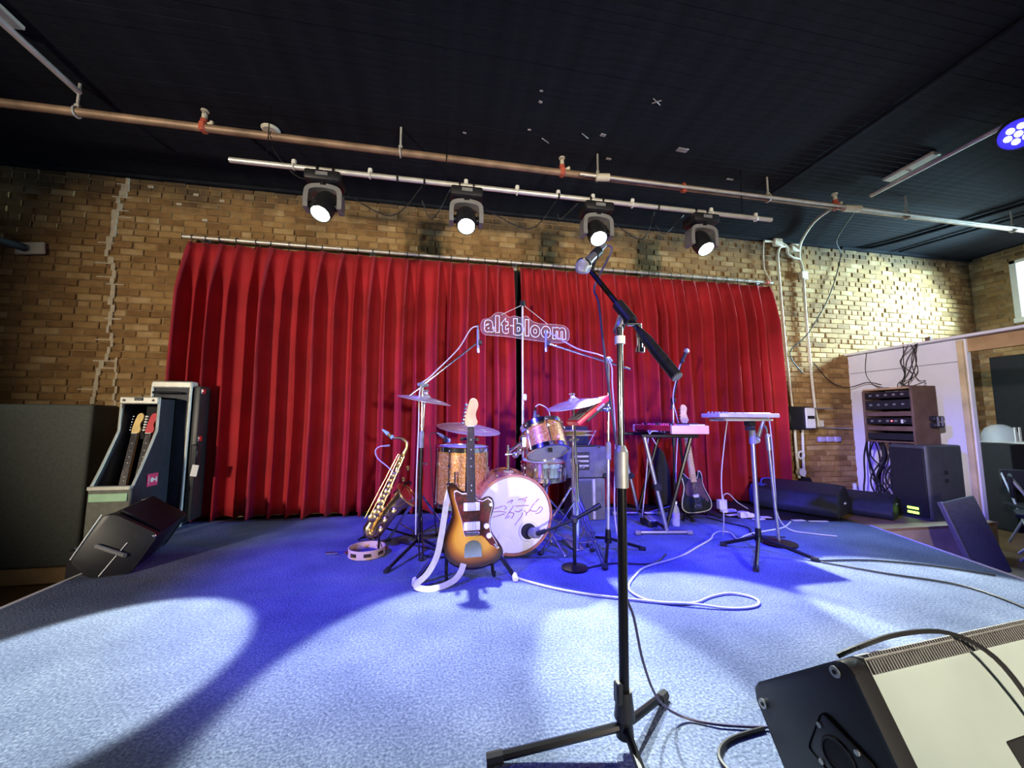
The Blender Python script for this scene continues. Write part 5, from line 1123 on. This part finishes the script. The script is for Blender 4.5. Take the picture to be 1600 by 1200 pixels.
# leaning panel
t = thing('folded_panel', 'dark grey folded panel leaning at the right stage edge', 'panel', (4.75, 2.72, ZF))
LR = Matrix.Rotation(R(-8), 3, 'Z') @ Matrix.Rotation(R(-12), 3, 'Y') @ Matrix.Rotation(R(-10), 3, 'X')
B().box((4.72, 2.75, -.07), (.34, .035, .66), LR, bev=.012, seg=2).build('board', 'panel_grey', t); B().box((4.545, 2.76, -.08), (.02, .045, .64), LR, bev=.005).build('edge_frame', 'grey_plastic', t)
# furniture beyond the partition
t = thing('storage_cabinet', 'low cabinet with pale drawers beyond the partition at far right', 'cabinet', (7.6, 3.9, ZF))
B().box((7.35, 4.0, .13), (.5, .6, 1.09), bev=.01).build('side_unit', 'matte_black', t); B().box((7.76, 4.0, .13), (.38, .6, 1.07), bev=.01).build('carcass', 'matte_black', t)
for z in (.47, .08): B().box((7.76, 3.69, z), (.36, .03, .34), bev=.008).build('drawer', 'white', t)
B().box((7.66, 4.0, .69), (.6, .62, .03), bev=.005).build('top', 'galv', t)
t = thing('glass_dome', 'round glass dome on the cabinet beyond the partition', 'dome', (7.42, 3.95, .69))
B().lathe([(.17, .0), (.17, .1), (.13, .19), (.06, .235), (.002, .24)], Matrix.Translation((7.42, 3.95, .69)), 24).build('dome', 'bottle', t); B().box((7.38, 3.78, .79), (.03, .01, .2)).box((7.46, 3.78, .79), (.03, .01, .2)).build('strip', 'white', t)
def chair(x, y, rz, label):
    t = thing('folding_chair', label, 'chair', (x, y, ZF), 'dark chairs beyond the partition'); r_ = Matrix.Rotation(rz, 3, 'Z'); P = lambda a, b, c: V(x, y, ZF)+r_ @ V(a, b, c)
    B().box(P(0, 0, .44), (.4, .4, .04), r_, bev=.012).build('seat', 'matte_black', t); B().box(P(0, .2, .72), (.4, .03, .22), r_, bev=.012).build('backrest', 'matte_black', t)
    for a in (-.18, .18): B().cyl(P(a, -.2, 0), P(a, .2, .8), .011).build('leg', 'dull_steel', t); B().cyl(P(a, .2, 0), P(a, -.16, .44), .011).build('leg', 'dull_steel', t)
chair(5.95, 2.9, .5, 'dark folding chair just beyond the partition stud'); chair(6.5, 3.2, -.6, 'dark folding chair behind the other one at far right')

# ================================================================== FLOOR CABLES AND SMALL THINGS
z = .008
b = B(); b.tube([(.39, 2.45, .12), (.445, 2.4, .02), (.571, 2.265, z), (.753, 2.122, z), (.966, 2.014, z), (1.202, 1.914, z), (1.33, 1.9, z), (1.45, 1.945, z), (1.58, 1.965, z), (1.66, 1.92, z), (1.67, 1.86, z), (1.6, 1.81, z), (1.46, 1.815, z), (1.28, 1.88, z+.008), (1.12, 1.95, z), (1.06, 2.05, z), (1.08, 2.15, z), (1.2, 2.29, z), (1.335, 2.402, z), (1.65, 2.528, z), (1.95, 2.72, z), (2.154, 2.857, z), (2.27, 2.97, z), (2.386, 3.037, z), (2.44, 2.98, z), (2.369, 2.82, z), (2.5, 2.89, z), (2.656, 2.952, z), (2.994, 3.034, z), (3.15, 3.12, z), (3.276, 3.208, z)], .0065, 7)
one(b, 'instrument_cable', 'cable_white', 'long pale cable looping from the sunburst guitar across the carpet', 'cable', (1.3, 2.2, 0))
for pts, lb in (([(2.55, 2.28, z), (2.75, 2.05, z), (3.0, 1.8, z), (2.9, 1.45, z), (2.6, 1.2, z)], 'thin dark cable crossing the carpet at right towards the front monitor'), ([(2.56, 2.3, z), (2.9, 2.25, z), (3.2, 2.1, z), (3.4, 1.9, z)], 'thin dark cable running from the tripod to the right stage edge'), ([(.95, 2.45, z), (1.15, 2.5, z), (1.4, 2.45, z), (1.6, 2.6, z)], 'dark cable on the carpet below the chrome boom stand'), ([(-.14, 2.9, z), (.0, 2.8, z), (.05, 2.9, z), (-.3, 3.2, z)], 'dark cable coiled on the carpet at the left boom stand'), ([(2.6, 3.5, z), (2.65, 3.3, z), (2.72, 3.1, z), (2.6, 2.9, z), (2.8, 2.8, z)], 'dark cable trailing from the bass guitar'), ([(1.0, 1.12, z), (.86, 1.1, z), (.79, 1.05, z), (.8, .97, z), (.86, .9, z)], 'black cable curling at the front monitor')):
    b = B(); b.tube(pts, .006, 6); one(b, 'floor_cable', 'cable_black', lb, 'cable', pts[1])
t = thing('water_bottle', 'clear water bottle on the carpet under the red keyboard', 'bottle', (2.2, 3.3, 0))
B().lathe([(.03, .004), (.033, .02), (.033, .13), (.028, .16), (.013, .19), (.012, .205)], Matrix.Translation((2.13, 3.28, 0)), 18).build('bottle', 'bottle', t); B().cyl((2.13, 3.28, .2), (2.13, 3.28, .222), .015).build('cap', 'white', t); B().cyl((2.13, 3.28, .07), (2.13, 3.28, .12), .0338, n=18).build('label_band', 'cable_lav', t)
t = thing('effects_pedal', 'dark foot pedal on the carpet behind the keyboard stand', 'pedal', (1.9, 3.35, 0))
B().box((1.9, 3.35, .03), (.1, .16, .05), bev=.008).build('casing', 'black', t); B().box((1.9, 3.33, .065), (.07, .12, .014), Euler((.15, 0, 0)).to_matrix(), bev=.004).build('treadle', 'dull_steel', t); B().cyl((1.88, 3.42, .055), (1.88, 3.42, .07), .01).build('knob', 'chrome', t)
t = thing('power_adapter', 'white square power adapter by the foot of the curtain', 'adapter', (2.95, 3.68, 0))
B().box((2.96, 3.72, .075), (.09, .06, .1), bev=.006).build('body', 'white', t); B().box((3.0, 3.68, .015), (.16, .06, .03), bev=.006).build('strip', 'white', t); B().tube([(2.98, 3.72, .125), (2.99, 3.72, .17), (3.05, 3.72, .18), (3.15, 3.72, .09), (3.3, 3.75, .01)], .005, 6).build('cable', 'cable_white', t)
for (x, y, sx, sy, a, lb, h) in ((3.02, 3.45, .13, .09, .4, 'crumpled white paper heap by the tripod stand', .05), (3.07, 3.36, .12, .05, .1, 'flat white paper scrap nearest the tripod stand', .006), (3.2, 3.42, .1, .06, -.2, 'small white paper scrap behind the thin chrome stand', .006), (3.42, 3.26, .12, .05, -.1, 'white tape scrap at the carpet back edge', .004), (3.58, 3.2, .18, .03, -.2, 'long white tape strip at the carpet back edge', .004), (2.95, 3.56, .14, .05, .1, 'pale card scrap in front of the white adapter', .006)):
    b = B()
    if h > .02:
        for k in range(3): b.prism([(x+sx*(k-1)*.35-.05, y-.03), (x+sx*(k-1)*.35+.05, y-.04), (x+sx*(k-1)*.35+.03, y+.04), (x+sx*(k-1)*.35-.04, y+.03)], h*(1.2-.3*k), Matrix.Translation((0, 0, .002)), bev=.008)
    else: b.box((x, y, h/2+.001), (sx, sy, h), Euler((0, 0, a)).to_matrix(), bev=.001)
    one(b, 'paper_scrap', 'paper', lb, 'paper', (x, y, 0))
t = thing('blue_bag', 'bright blue bag at the curtain foot behind the tripod stand', 'bag', (3.7, 3.95, 0))
B().prism(roundpoly([(3.55, .005), (3.85, .005), (3.84, .18), (3.78, .24), (3.60, .25), (3.55, .19)], .03), .14, Matrix(((1, 0, 0, 0), (0, 0, 1, 3.86), (0, 1, 0, 0), (0, 0, 0, 1))), bev=.02, seg=2).build('body', 'bluebag', t); B().tube([(3.62, 3.9, .24), (3.64, 3.9, .3), (3.75, 3.9, .3), (3.77, 3.9, .24)], .008, 6).build('handle', 'bluebag', t)
tag(one(B().lathe([(.02, 0), (.03, .0), (.035, .1), (.022, .14), (.022, .2), (.002, .21)], Matrix.Translation((5.3, 4.2, -.045)), 14), 'plastic_bottle', 'white', 'small white bottle against the brick beside the partition foot', 'bottle', (5.3, 4.2, -.045)), 'small white bottle against the brick beside the partition foot', 'bottle')
